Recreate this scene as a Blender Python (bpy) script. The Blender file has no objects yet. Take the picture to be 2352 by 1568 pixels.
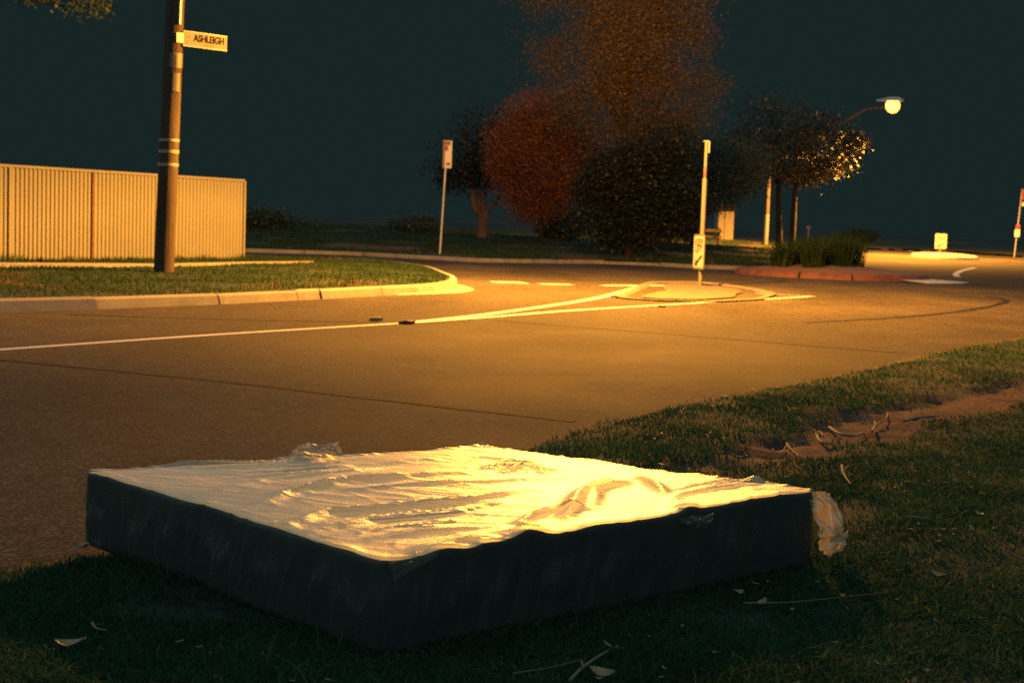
import bpy, bmesh, math, random
import numpy as np
from mathutils import Vector, Matrix

random.seed(7)
rng = np.random.default_rng(11)
scene = bpy.context.scene
C = scene.collection
R = math.radians

# ------------------------------------------------------------------ camera
CAM_H, PITCH, ROLL, F = 1.21, math.atan(272 / 3267), R(2.0), 3267.0   # F in pixels of a 2352 px wide frame (50 mm lens)
cd = bpy.data.cameras.new('camera')
cam = bpy.data.objects.new('camera', cd)
C.objects.link(cam)
cd.sensor_width = 36.0
cd.lens = 36.0 * F / 2352
cd.clip_end = 2000
cd.clip_start = 0.05
cd.dof.use_dof = True
cd.dof.focus_distance = 5.8
cd.dof.aperture_fstop = 4.7
cd.dof.aperture_blades = 6
cr, sr = math.cos(ROLL), math.sin(ROLL)
cp, sp = math.cos(PITCH), math.sin(PITCH)
_up = Vector((0, sp, cp))
_fw = Vector((0, cp, -sp))
_rt = Vector((1, 0, 0))
c_right = _rt * cr + _up * sr
c_up = _rt * -sr + _up * cr
c_right = Vector((cr, sr * sp, sr * cp)) * 1.0
# picture axes: X = x*cr + u*sr, Y = -x*sr + u*cr
M = Matrix(((c_right.x, c_up.x, -_fw.x, 0), (c_right.y, c_up.y, -_fw.y, 0), (c_right.z, c_up.z, -_fw.z, CAM_H), (0, 0, 0, 1)))
cam.matrix_world = M
scene.camera = cam

# ------------------------------------------------------------------ night sky, added teal fill sun, exposure
w = bpy.data.worlds.new('World')
scene.world = w
w.use_nodes = True
bg = w.node_tree.nodes['Background']
bg.inputs[0].default_value = (0.48, 1.0, 1.0, 1)
bg.inputs[1].default_value = 0.0180
sd = bpy.data.lights.new('teal_fill', 'SUN')  # very wide sun added as teal fill to lift the unlit darks
sd.energy = 0.85
sd.angle = R(170)
sd.color = (0.58, 0.88, 1.0)
so = bpy.data.objects.new('teal_fill', sd)
so.rotation_euler = (R(12), R(-8), 0)
so.location = (0, 0, 60)
C.objects.link(so)
SODIUM = (1.0, 0.385, 0.036)
LAMP_W = 37000.0
LAMP_XYZ = (1.3, 25.8, 6.3)
FAR_W = 85000.0
scene.view_settings.view_transform = 'Standard'
scene.view_settings.look = 'None'
scene.view_settings.gamma = 1.0
scene.view_settings.use_curve_mapping = False
scene.view_settings.exposure = 0.0
scene.cycles.max_bounces = 6
scene.cycles.diffuse_bounces = 2
scene.cycles.transparent_max_bounces = 12
scene.cycles.use_denoising = False
scene.cycles.sample_clamp_indirect = 1.0
scene.cycles.sample_clamp_direct = 12.0
scene.cycles.caustics_reflective = False
scene.cycles.caustics_refractive = False


# ------------------------------------------------------------------ survey helpers
def rise(x, y):
    """gentle upward grade of the ground away from the crossing"""
    return 0.007 * max(0.0, y - 45.0)


def ray(px, py):
    X, Y = (px - 1176) / F, (784 - py) / F
    xr, yc = X * cr - Y * sr, X * sr + Y * cr
    return Vector((xr, cp + yc * sp, -sp + yc * cp))


def at(px, py, dz=0.0):
    """ground point under a picture position, dz above the graded ground"""
    d = ray(px, py)
    z = dz
    for _ in range(40):
        k = (z - CAM_H) / d.z
        z = dz + rise(d.x * k, d.y * k)
    return Vector((d.x * k, d.y * k, z))


def atd(px, py, dist):
    d = ray(px, py)
    k = dist / d.y
    return Vector((d.x * k, dist, CAM_H + d.z * k))


# ------------------------------------------------------------------ object helpers
def tag(o, label=None, cat=None, group=None, kind=None):
    if label: o['label'] = label
    if cat: o['category'] = cat
    if group: o['group'] = group
    if kind: o['kind'] = kind
    return o


def empty(name, loc, rz=0.0, label=None, cat=None, group=None, kind=None):
    o = bpy.data.objects.new(name, None)
    o.empty_display_size = 0.2
    o.location = loc
    o.rotation_euler = (0, 0, rz)
    C.objects.link(o)
    return tag(o, label, cat, group, kind)


def link_mesh(name, me, mat=None, parent=None, smooth=False):
    o = bpy.data.objects.new(name, me)
    C.objects.link(o)
    if mat: me.materials.append(mat)
    if parent: o.parent = parent
    if smooth: me.polygons.foreach_set('use_smooth', np.ones(len(me.polygons), dtype=bool))
    return o


def mesh_np(name, V, Fc, mat=None, parent=None, smooth=False):
    """V (n,3); Fc (m,k) all faces of the same size"""
    V = np.asarray(V, dtype=np.float32)
    Fc = np.asarray(Fc, dtype=np.int32)
    me = bpy.data.meshes.new(name)
    me.vertices.add(len(V))
    me.vertices.foreach_set('co', V.ravel())
    n, k = Fc.shape
    me.loops.add(n * k)
    me.loops.foreach_set('vertex_index', Fc.ravel())
    me.polygons.add(n)
    me.polygons.foreach_set('loop_start', np.arange(0, n * k, k, dtype=np.int32))
    me.polygons.foreach_set('loop_total', np.full(n, k, dtype=np.int32))
    me.update(calc_edges=True)
    return link_mesh(name, me, mat, parent, smooth)


class MB:
    def __init__(s):
        s.v, s.f = [], []

    def add(s, vs, fs):
        b = len(s.v)
        s.v += [tuple(p) for p in vs]
        s.f += [tuple(b + i for i in f) for f in fs]

    def box(s, c, d, rz=0.0, bev=0.0):
        x, y, z = d[0] / 2, d[1] / 2, d[2] / 2
        m = Matrix.Rotation(rz, 3, 'Z')
        if bev <= 0:
            P = [(-x, -y, -z), (x, -y, -z), (x, y, -z), (-x, y, -z), (-x, -y, z), (x, -y, z), (x, y, z), (-x, y, z)]
            Fs = [(0, 3, 2, 1), (4, 5, 6, 7), (0, 1, 5, 4), (1, 2, 6, 5), (2, 3, 7, 6), (3, 0, 4, 7)]
        else:
            b = bev
            P = []
            for zz, i in ((-z, 0), (z - b, 0), (z, b)):
                P += [(-x + i, -y + i, zz), (x - i, -y + i, zz), (x - i, y - i, zz), (-x + i, y - i, zz)]
            Fs = [(3, 2, 1, 0), (8, 9, 10, 11)]
            for l in (0, 4):
                for i in range(4):
                    j = (i + 1) % 4
                    Fs.append((l + i, l + j, l + 4 + j, l + 4 + i))
        s.add([Vector(c) + m @ Vector(p) for p in P], Fs)

    def tube(s, pts, rad, seg=10, cap=True):
        pts = [Vector(p) for p in pts]
        if not hasattr(rad, '__len__'): rad = [rad] * len(pts)
        b = len(s.v)
        for i, p in enumerate(pts):
            t = (pts[min(i + 1, len(pts) - 1)] - pts[max(i - 1, 0)]).normalized()
            a = t.cross(Vector((0.31, 0.95, 0.07)))
            if a.length < 1e-3: a = t.cross(Vector((1, 0, 0)))
            a.normalize()
            c = t.cross(a)
            for k in range(seg):
                th = 2 * math.pi * k / seg
                s.v.append(tuple(p + (a * math.cos(th) + c * math.sin(th)) * rad[i]))
        for i in range(len(pts) - 1):
            for k in range(seg):
                q = (k + 1) % seg
                s.f.append((b + i * seg + k, b + i * seg + q, b + (i + 1) * seg + q, b + (i + 1) * seg + k))
        if cap:
            s.f.append(tuple(b + k for k in range(seg))[::-1])
            e = b + (len(pts) - 1) * seg
            s.f.append(tuple(e + k for k in range(seg)))

    def build(s, name, mat=None, parent=None, smooth=False):
        me = bpy.data.meshes.new(name)
        me.from_pydata(s.v, [], s.f)
        bm = bmesh.new()
        bm.from_mesh(me)
        bmesh.ops.recalc_face_normals(bm, faces=bm.faces)
        bm.to_mesh(me)
        bm.free()
        o = link_mesh(name, me, mat, parent)
        if smooth:
            me.polygons.foreach_set('use_smooth', np.ones(len(me.polygons), dtype=bool))
            try: me.set_sharp_from_angle(angle=R(40))
            except Exception: pass
        return o


def text_mesh(name, body, size, mat, parent, x, z, y=-0.004, sx=1.0, align='CENTER', bold=0.0, spacing=1.0):
    cu = bpy.data.curves.new(name, 'FONT')
    cu.body = body
    cu.size = size
    cu.align_x = align
    cu.align_y = 'CENTER'
    cu.offset = bold
    cu.space_character = spacing
    t = bpy.data.objects.new(name, cu)
    C.objects.link(t)
    dg = bpy.context.evaluated_depsgraph_get()
    me = bpy.data.meshes.new_from_object(t.evaluated_get(dg))
    bpy.data.objects.remove(t)
    n = len(me.vertices)
    co = np.zeros(n * 3, dtype=np.float32)
    me.vertices.foreach_get('co', co)
    co = co.reshape(-1, 3)
    out = np.c_[co[:, 0] * sx + x, np.full(n, y), co[:, 1] + z].astype(np.float32)
    me.vertices.foreach_set('co', out.ravel())
    me.materials.clear()
    me.update()
    return link_mesh(name, me, mat, parent)


# ------------------------------------------------------------------ materials
class NT:
    def __init__(s, name):
        s.m = bpy.data.materials.new(name)
        s.m.use_nodes = True
        s.t = s.m.node_tree
        s.b = s.t.nodes['Principled BSDF']
        s.out = s.t.nodes['Material Output']

    def n(s, typ, **kw):
        nd = s.t.nodes.new(typ)
        for k, v in kw.items():
            if k.startswith('i_'):
                nd.inputs[k[2:].replace('_', ' ')].default_value = v
            else:
                setattr(nd, k, v)
        return nd

    def l(s, a, b): s.t.links.new(a, b)

    def coord(s, scale=(1, 1, 1), kind='Object', rot=(0, 0, 0)):
        tc = s.n('ShaderNodeTexCoord')
        mp = s.n('ShaderNodeMapping')
        mp.inputs['Scale'].default_value = scale
        mp.inputs['Rotation'].default_value = rot
        s.l(tc.outputs[kind], mp.inputs[0])
        return mp.outputs[0]

    def noise(s, vec, scale, detail=4, rough=0.55, dist=0.0):
        nd = s.n('ShaderNodeTexNoise')
        nd.inputs['Scale'].default_value = scale
        nd.inputs['Detail'].default_value = detail
        nd.inputs['Roughness'].default_value = rough
        nd.inputs['Distortion'].default_value = dist
        s.l(vec, nd.inputs['Vector'])
        return nd.outputs[0]

    def ramp(s, fac, stops):
        r = s.n('ShaderNodeValToRGB')
        e = r.color_ramp.elements
        while len(e) < len(stops): e.new(0.5)
        for i, (p, c) in enumerate(stops):
            e[i].position = p
            e[i].color = (*c, 1) if len(c) == 3 else c
        s.l(fac, r.inputs[0])
        return r.outputs[0]

    def mix(s, fac, a, b, mode='MIX'):
        m = s.n('ShaderNodeMix', data_type='RGBA', blend_type=mode)
        for sock, v in ((m.inputs[0], fac), (m.inputs[6], a), (m.inputs[7], b)):
            if hasattr(v, 'links'): s.l(v, sock)
            else: sock.default_value = v if not isinstance(v, tuple) else ((*v, 1) if len(v) == 3 else v)
        return m.outputs[2]

    def bump(s, h, strength, dist=0.01):
        b = s.n('ShaderNodeBump')
        b.inputs['Strength'].default_value = strength
        b.inputs['Distance'].default_value = dist
        s.l(h, b.inputs['Height'])
        s.l(b.outputs[0], s.b.inputs['Normal'])

    def set(s, **kw):
        for k, v in kw.items():
            sock = s.b.inputs[k.replace('_', ' ')]
            if hasattr(v, 'links'): s.l(v, sock)
            else: sock.default_value = (*v, 1) if isinstance(v, tuple) and len(v) == 3 else v
        return s


def simple(name, col, rough=0.6, metal=0.0, var=0.25, scale=6.0, bump=0.0, spec=0.5, stretch=(1, 1, 1)):
    t = NT(name)
    v = t.coord(stretch)
    f = t.noise(v, scale, 5, 0.6)
    a = tuple(c * (1 - var) for c in col)
    b = tuple(min(1, c * (1 + var)) for c in col)
    t.set(Base_Color=t.ramp(f, [(0.3, a), (0.7, b)]), Roughness=rough, Metallic=metal, Specular_IOR_Level=spec)
    if bump: t.bump(f, bump, 0.01)
    return t.m


def mat_asphalt():
    t = NT('asphalt')
    v = t.coord()
    big = t.noise(v, 0.55, 4, 0.6, 0.4)
    mid = t.noise(v, 6.0, 4, 0.6)
    vo = t.n('ShaderNodeTexVoronoi', feature='F1')
    vo.inputs['Scale'].default_value = 84.0
    t.l(v, vo.inputs['Vector'])
    stone = t.ramp(vo.outputs['Color'], [(0.15, (0.021, 0.0185, 0.0155)), (0.62, (0.050, 0.0435, 0.036)), (0.9, (0.120, 0.104, 0.086))])
    c = t.mix(1.0, stone, t.ramp(big, [(0.3, (0.78, 0.78, 0.78)), (0.7, (1.22, 1.2, 1.18))]), 'MULTIPLY')
    c = t.mix(1.0, c, t.ramp(mid, [(0.3, (0.78, 0.78, 0.78)), (0.72, (1.2, 1.2, 1.2))]), 'MULTIPLY')
    vs = t.coord((0.5, 0.12, 1), rot=(0, 0, R(-31)))
    wear = t.noise(vs, 1.0, 3, 0.5)
    c = t.mix(1.0, c, t.ramp(wear, [(0.35, (0.78, 0.78, 0.78)), (0.65, (1.2, 1.19, 1.16))]), 'MULTIPLY')
    t.set(Base_Color=c, Roughness=t.ramp(big, [(0.3, (0.85,) * 3), (0.7, (0.95,) * 3)]), Specular_IOR_Level=0.06)
    b1 = t.n('ShaderNodeBump')
    b1.inputs['Strength'].default_value = 0.14
    b1.inputs['Distance'].default_value = 0.004
    t.l(vo.outputs['Distance'], b1.inputs['Height'])
    b2 = t.n('ShaderNodeBump')
    b2.inputs['Strength'].default_value = 0.08
    b2.inputs['Distance'].default_value = 0.01
    t.l(mid, b2.inputs['Height'])
    t.l(b1.outputs[0], b2.inputs['Normal'])
    t.l(b2.outputs[0], t.b.inputs['Normal'])
    return t.m


def mat_concrete(name, col=(0.21, 0.195, 0.165)):
    t = NT(name)
    v = t.coord()
    a = t.noise(v, 3.0, 6, 0.65)
    b = t.noise(v, 45.0, 4, 0.6)
    c = t.ramp(a, [(0.28, tuple(x * 0.55 for x in col)), (0.5, col), (0.75, tuple(min(1, x * 1.25) for x in col))])
    c = t.mix(1.0, c, t.ramp(b, [(0.3, (0.75,) * 3), (0.7, (1.15,) * 3)]), 'MULTIPLY')
    t.set(Base_Color=c, Roughness=0.8)
    t.bump(b, 0.35, 0.006)
    return t.m


def mat_paint():
    t = NT('road_paint')
    v = t.coord()
    a = t.noise(v, 9.0, 6, 0.7)
    b = t.noise(v, 70.0, 3, 0.6)
    m = t.n('ShaderNodeMath', operation='ADD')
    t.l(a, m.inputs[0]); t.l(b, m.inputs[1])
    c = t.ramp(m.outputs[0], [(0.36, (0.16, 0.15, 0.14)), (0.46, (0.44, 0.43, 0.38)), (0.7, (0.52, 0.51, 0.46))])
    e = t.n('ShaderNodeMath', operation='MULTIPLY'); e.inputs[1].default_value = 0.5
    t.l(m.outputs[0], e.inputs[0])
    c2 = t.ramp(e.outputs[0], [(0.34, (0.14, 0.13, 0.12)), (0.42, (0.44, 0.43, 0.38)), (0.7, (0.52, 0.51, 0.46))])
    t.set(Base_Color=c2, Roughness=0.6)
    t.bump(b, 0.3, 0.004)
    return t.m


def mat_ground():
    """verge soil under the grass; attribute 'bare' marks the worn dirt track"""
    t = NT('verge_soil')
    v = t.coord()
    a = t.noise(v, 2.2, 6, 0.65)
    b = t.noise(v, 30.0, 5, 0.65)
    soil = t.ramp(a, [(0.25, (0.014, 0.022, 0.016)), (0.55, (0.024, 0.038, 0.026)), (0.8, (0.034, 0.044, 0.03))])
    vs = t.coord((1, 1, 1))
    d = t.noise(vs, 5.0, 7, 0.7, 0.5)
    dirt = t.ramp(d, [(0.28, (0.04, 0.022, 0.014)), (0.5, (0.115, 0.058, 0.036)), (0.75, (0.19, 0.105, 0.066))])
    at_ = t.n('ShaderNodeAttribute', attribute_name='bare')
    c = t.mix(at_.outputs['Fac'], soil, dirt)
    c = t.mix(1.0, c, t.ramp(b, [(0.3, (0.65,) * 3), (0.7, (1.25,) * 3)]), 'MULTIPLY')
    t.set(Base_Color=c, Roughness=0.95, Specular_IOR_Level=0.15)
    t.bump(b, 0.6, 0.02)
    return t.m


def mat_grass(name, lo, mid, hi, dry):
    t = NT(name)
    g = t.n('ShaderNodeNewGeometry')
    v = t.coord()
    patch = t.noise(v, 1.1, 4, 0.6)
    c = t.ramp(g.outputs['Random Per Island'], [(0.0, lo), (0.55, mid), (0.965, hi), (1.0, dry)])
    c = t.mix(1.0, c, t.ramp(patch, [(0.3, (0.55, 0.66, 0.62)), (0.7, (1.3, 1.25, 1.0))]), 'MULTIPLY')
    t.set(Base_Color=c, Roughness=0.75, Specular_IOR_Level=0.12)
    tr = t.n('ShaderNodeBsdfTranslucent')
    t.l(c, tr.inputs[0])
    mx = t.n('ShaderNodeMixShader')
    mx.inputs[0].default_value = 0.45
    t.l(t.b.outputs[0], mx.inputs[1]); t.l(tr.outputs[0], mx.inputs[2])
    t.l(mx.outputs[0], t.out.inputs[0])
    return t.m


def mat_leaf(name, a, b, c):
    t = NT(name)
    g = t.n('ShaderNodeNewGeometry')
    col = t.ramp(g.outputs['Random Per Island'], [(0.0, a), (0.5, b), (1.0, c)])
    t.set(Base_Color=col, Roughness=0.5, Specular_IOR_Level=0.4)
    tr = t.n('ShaderNodeBsdfTranslucent')
    t.l(col, tr.inputs[0])
    mx = t.n('ShaderNodeMixShader')
    mx.inputs[0].default_value = 0.3
    t.l(t.b.outputs[0], mx.inputs[1]); t.l(tr.outputs[0], mx.inputs[2])
    t.l(mx.outputs[0], t.out.inputs[0])
    return t.m


def mat_bark(name, col, stretch=(6, 6, 1)):
    t = NT(name)
    v = t.coord(stretch)
    a = t.noise(v, 2.5, 6, 0.7, 0.3)
    b = t.noise(t.coord(), 1.3, 4)
    c = t.ramp(a, [(0.28, tuple(x * 0.4 for x in col)), (0.52, col), (0.8, tuple(x * 1.5 for x in col))])
    c = t.mix(1.0, c, t.ramp(b, [(0.3, (0.7,) * 3), (0.7, (1.2,) * 3)]), 'MULTIPLY')
    t.set(Base_Color=c, Roughness=0.85, Specular_IOR_Level=0.25)
    t.bump(a, 0.7, 0.02)
    return t.m


def mat_film(name='plastic_film', MILK=0.3, BUMP=0.3, ROUGH=0.34, F0=0.10, GLOSS=(0.95, 0.95, 0.93, 1)):
    """thin clear polyethylene wrap: mostly clear, milky, glossy"""
    t = NT(name)
    t.t.nodes.remove(t.b)
    v = t.coord((1, 1, 1), 'UV')
    v2 = t.coord((1.0, 5.0, 1), 'UV', (0, 0, R(-38)))
    n1 = t.noise(v2, 9.0, 6, 0.6, 0.8)
    n2 = t.noise(v, 60.0, 4, 0.6, 0.5)
    b1 = t.n('ShaderNodeBump'); b1.inputs['Strength'].default_value = BUMP; b1.inputs['Distance'].default_value = 0.010
    b2 = t.n('ShaderNodeBump'); b2.inputs['Strength'].default_value = 0.25; b2.inputs['Distance'].default_value = 0.004
    t.l(n1, b1.inputs['Height']); t.l(n2, b2.inputs['Height']); t.l(b1.outputs[0], b2.inputs['Normal'])
    nrm = b2.outputs[0]
    tp = t.n('ShaderNodeBsdfTransparent'); tp.inputs[0].default_value = (0.93, 0.92, 0.88, 1)
    df = t.n('ShaderNodeBsdfDiffuse'); df.inputs[0].default_value = (0.70, 0.62, 0.36, 1)
    tl = t.n('ShaderNodeBsdfTranslucent'); tl.inputs[0].default_value = (0.62, 0.56, 0.46, 1)
    gl = t.n('ShaderNodeBsdfAnisotropic'); gl.inputs['Color'].default_value = GLOSS
    gl.inputs['Roughness'].default_value = ROUGH
    for nd in (df, tl, gl): t.l(nrm, nd.inputs['Normal'])
    m1 = t.n('ShaderNodeMixShader'); m1.inputs[0].default_value = 0.5
    t.l(df.outputs[0], m1.inputs[1]); t.l(tl.outputs[0], m1.inputs[2])
    m2 = t.n('ShaderNodeMixShader'); m2.inputs[0].default_value = MILK
    t.l(tp.outputs[0], m2.inputs[1]); t.l(m1.outputs[0], m2.inputs[2])
    # Schlick reflectance with |N.I|: the same from both faces of the thin sheet
    ge = t.n('ShaderNodeNewGeometry')
    dt = t.n('ShaderNodeVectorMath', operation='DOT_PRODUCT')
    t.l(nrm, dt.inputs[0]); t.l(ge.outputs['Incoming'], dt.inputs[1])
    ab = t.n('ShaderNodeMath', operation='ABSOLUTE'); t.l(dt.outputs['Value'], ab.inputs[0])
    om = t.n('ShaderNodeMath', operation='SUBTRACT', use_clamp=True); om.inputs[0].default_value = 1.0; t.l(ab.outputs[0], om.inputs[1])
    pw = t.n('ShaderNodeMath', operation='POWER'); t.l(om.outputs[0], pw.inputs[0]); pw.inputs[1].default_value = 5.0
    fr = t.n('ShaderNodeMath', operation='MULTIPLY_ADD', use_clamp=True); t.l(pw.outputs[0], fr.inputs[0]); fr.inputs[1].default_value = 0.9; fr.inputs[2].default_value = F0
    m3 = t.n('ShaderNodeMixShader')
    t.l(fr.outputs[0], m3.inputs[0]); t.l(m2.outputs[0], m3.inputs[1]); t.l(gl.outputs[0], m3.inputs[2])
    t.l(m3.outputs[0], t.out.inputs[0])
    return t.m


def mat_emit(name, col, strength):
    t = NT(name)
    t.set(Base_Color=(0.8, 0.8, 0.8), Emission_Color=col, Emission_Strength=strength)
    return t.m


M_ASPH = mat_asphalt()
M_CONC = mat_concrete('kerb_concrete')
M_CONC2 = mat_concrete('footpath_concrete', (0.3, 0.27, 0.22))
M_RED = mat_concrete('red_kerb', (0.125, 0.045, 0.034))
M_PAINT = mat_paint()
M_SEAM_SHADOW = simple('seam_and_wire_shadow', (0.012, 0.012, 0.012), 0.9, var=0.4, scale=20, spec=0.1)
M_SOIL = mat_ground()
M_GRASS = mat_grass('lawn_grass', (0.016, 0.048, 0.032), (0.028, 0.085, 0.046), (0.06, 0.13, 0.06), (0.26, 0.21, 0.10))
M_GRASS2 = mat_grass('verge_grass', (0.012, 0.034, 0.014), (0.022, 0.060, 0.022), (0.05, 0.085, 0.03), (0.25, 0.19, 0.09))
M_FENCE = simple('cream_sheet_steel', (0.15, 0.148, 0.13), 0.55, 0.0, 0.06, 2.0)
M_RUST = simple('rusty_steel', (0.085, 0.045, 0.03), 0.7, 0.2, 0.4, 12)
M_GALV = simple('galvanised_steel', (0.42, 0.42, 0.41), 0.45, 0.6, 0.15, 14)
M_DARKSTEEL = simple('dark_steel', (0.02, 0.017, 0.015), 0.7, 0, 0.2, 6, spec=0.2)
M_GALVD = simple('dull_galvanised', (0.11, 0.105, 0.095), 0.7, 0.2, 0.15, 14)
M_PALE = simple('sign_pale', (0.10, 0.097, 0.085), 0.5, 0, 0.06, 8)
M_KLW = simple('weathered_sign_white', (0.30, 0.30, 0.27), 0.5, 0, 0.06, 8)
M_WHITE = simple('sign_white', (0.62, 0.62, 0.56), 0.4, 0, 0.05, 8)
M_BLACK = simple('sign_black', (0.008, 0.008, 0.009), 0.8, 0, 0.1, 8, spec=0.05)
M_SIGNBACK = simple('sign_backing', (0.3, 0.3, 0.3), 0.5, 0.5, 0.1, 8)
M_BROWN = simple('sign_brown_print', (0.22, 0.10, 0.05), 0.5, 0, 0.1, 8)
M_TIMBER = mat_bark('weathered_timber', (0.06, 0.043, 0.031), (14, 14, 0.6))
M_BARK = mat_bark('tree_bark', (0.11, 0.075, 0.055))
M_BARKG = mat_bark('dark_bark', (0.02, 0.015, 0.012))
M_TIN = simple('tin_band', (0.26, 0.24, 0.2), 0.5, 0.4, 0.15, 20)
M_REDL = mat_leaf('red_leaves', (0.06, 0.024, 0.016), (0.15, 0.055, 0.027), (0.25, 0.105, 0.038))
M_OLIVE = mat_leaf('olive_leaves', (0.035, 0.026, 0.012), (0.08, 0.055, 0.022), (0.14, 0.085, 0.034))
M_DARKL = mat_leaf('dark_leaves', (0.024, 0.046, 0.036), (0.046, 0.078, 0.058), (0.07, 0.10, 0.075))
M_WAXY = simple('waxy_dark_leaves', (0.014, 0.022, 0.009), 0.35, 0, 0.4, 3, spec=0.5)
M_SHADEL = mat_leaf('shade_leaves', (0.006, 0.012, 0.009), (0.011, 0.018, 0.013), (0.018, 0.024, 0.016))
M_GREENL = mat_leaf('green_leaves', (0.02, 0.035, 0.012), (0.05, 0.08, 0.025), (0.09, 0.11, 0.04))
M_STRAP = mat_grass('strappy_leaves', (0.018, 0.04, 0.014), (0.035, 0.075, 0.022), (0.07, 0.10, 0.035), (0.24, 0.18, 0.08))
M_MULCH = simple('bark_mulch', (0.16, 0.085, 0.05), 0.9, 0, 0.5, 25, 0.8)
M_DRY = simple('dry_leaf', (0.28, 0.17, 0.075), 0.55, 0, 0.35, 30)
M_STRAW = simple('pale_straw', (0.38, 0.27, 0.11), 0.6, 0, 0.4, 30)
M_TWIG = simple('dead_twig', (0.21, 0.145, 0.085), 0.8, 0, 0.35, 25)
M_FILM = mat_film()
M_FILM2 = mat_film('crumpled_film', 0.6)
M_FILM_SHADE = mat_film('shaded_side_film', 0.035, 0.10, 0.33, 0.022, (0.52, 0.62, 0.56, 1))  # side copy of the film, gloss darkened to carry the sides' shade


# ================================================================== GROUND AND ROADS
def grid_mesh(name, xs, ys, zf, mat, keep=None, sd=None, snap=0.0, reach=0.6):
    X, Y = np.meshgrid(xs, ys)
    if sd is not None:                       # pull the rim of the sheet onto the line sd == snap
        d = sd(X, Y)
        gx, gy = (sd(X + 0.01, Y) - d) / 0.01, (sd(X, Y + 0.01) - d) / 0.01
        m = (d < snap) & (d > -reach)
        X = np.where(m, X + gx * (snap - d), X)
        Y = np.where(m, Y + gy * (snap - d), Y)
        keepm = d > -0.02
    Z = zf(X, Y)
    nx, ny = len(xs), len(ys)
    V = np.c_[X.ravel(), Y.ravel(), Z.ravel()]
    i = (np.arange(ny - 1)[:, None] * nx + np.arange(nx - 1)[None, :]).ravel()
    Fc = np.c_[i, i + 1, i + nx + 1, i + nx]
    if sd is not None:
        Fc = Fc[keepm.ravel()[Fc].any(axis=1)]
    if keep is not None:
        k = keep(X, Y).ravel()
        Fc = Fc[k[Fc].any(axis=1)]
    return mesh_np(name, V, Fc, mat, smooth=True)


def rise_np(Y): return 0.007 * np.maximum(0, Y - 45.0)


far_y = np.r_[np.arange(-8, 46, 2.0), np.arange(46, 160, 3.0), 170, 200, 260, 300]
ground = grid_mesh('ground', np.r_[-300, -200, np.arange(-100, 121, 10.0), 200, 300], far_y,
                   lambda X, Y: -0.05 + rise_np(np.minimum(Y, 180)), M_SOIL)
tag(ground, kind='structure')
road = grid_mesh('road', np.arange(-60, 71, 2.0), np.arange(-4, 106, 2.0), lambda X, Y: rise_np(Y) + 0 * X, M_ASPH)
tag(road, kind='structure')


def poly_sd(P, X, Y):
    """signed distance to polygon, positive inside"""
    P = np.asarray(P, float)
    d = np.full(X.shape, 1e9)
    inside = np.zeros(X.shape, bool)
    n = len(P)
    for i in range(n):
        a, b = P[i], P[(i + 1) % n]
        e = b - a
        wx, wy = X - a[0], Y - a[1]
        t = np.clip((wx * e[0] + wy * e[1]) / (e @ e + 1e-12), 0, 1)
        d = np.minimum(d, np.hypot(wx - t * e[0], wy - t * e[1]))
        c = ((a[1] <= Y) != (b[1] <= Y))
        with np.errstate(divide='ignore', invalid='ignore'):
            xi = a[0] + (Y - a[1]) * e[0] / (e[1] if abs(e[1]) > 1e-12 else 1e-12)
        inside ^= c & (X < xi)
    return np.where(inside, d, -d)


def vnoise(X, Y, sc, seed=0):
    """smooth value noise in numpy"""
    r = np.random.default_rng(seed).random((64, 64))
    x, y = X * sc, Y * sc
    xi, yi = np.floor(x).astype(int), np.floor(y).astype(int)
    fx, fy = x - xi, y - yi
    fx, fy = fx * fx * (3 - 2 * fx), fy * fy * (3 - 2 * fy)
    g = lambda a, b: r[a % 64, b % 64]
    return (g(xi, yi) * (1 - fx) + g(xi + 1, yi) * fx) * (1 - fy) + (g(xi, yi + 1) * (1 - fx) + g(xi + 1, yi + 1) * fx) * fy


def poly2(px, dz=0.0): return [tuple(at(x, y, dz))[:2] for x, y in px]


# ---- near verge (camera side), edge of the road without a kerb
edge_px = [(1190, 1030), (1330, 980), (1450, 953), (1560, 930), (1690, 905), (1800, 885), (1900, 867), (1990, 850), (2100, 820), (2230, 795), (2352, 775)]
edge = [(-4.8, -1.0), (-2.9, 2.6), (-1.7, 4.6)] + poly2(edge_px) + [(9.0, 21.5), (16, 31), (26, 42)]
near_poly = edge + [(40, 42), (40, -3), (-4.8, -3)]
track_px = [(1560, 1090), (1650, 1050), (1700, 1012), (1800, 985), (1900, 950), (2050, 922), (2200, 893), (2420, 858), (2520, 900), (2352, 932), (2200, 957),
            (2060, 985), (1950, 1018), (1850, 1050), (1750, 1068), (1640, 1092)]
track = poly2(track_px, 0.06)


def near_sd(X, Y):
    return poly_sd(near_poly, X, Y) + (vnoise(X, Y, 2.3, 1) - 0.5) * 0.12 + (vnoise(X, Y, 9, 2) - 0.5) * 0.06


def track_m(X, Y):
    d = poly_sd(track, X, Y) + (vnoise(X, Y, 3.5, 3) - 0.5) * 0.38 + (vnoise(X, Y, 11, 4) - 0.5) * 0.22
    return np.clip(d / 0.16 + 0.5, 0, 1)


def near_z(X, Y):
    d = near_sd(X, Y)
    z = np.clip(d * 0.16, -0.12, 0.06)
    z = z + np.where(d > 0.2, (vnoise(X, Y, 1.7, 5) - 0.5) * 0.022 + (vnoise(X, Y, 6, 6) - 0.5) * 0.012, 0)
    m = track_m(X, Y)
    z = z - m * (0.035 + 0.02 * vnoise(X, Y, 4, 7)) + m * ((vnoise(X, Y, 14, 8) - 0.5) * 0.03 + (vnoise(X, Y, 5.5, 18) - 0.5) * 0.05)
    return z


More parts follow.
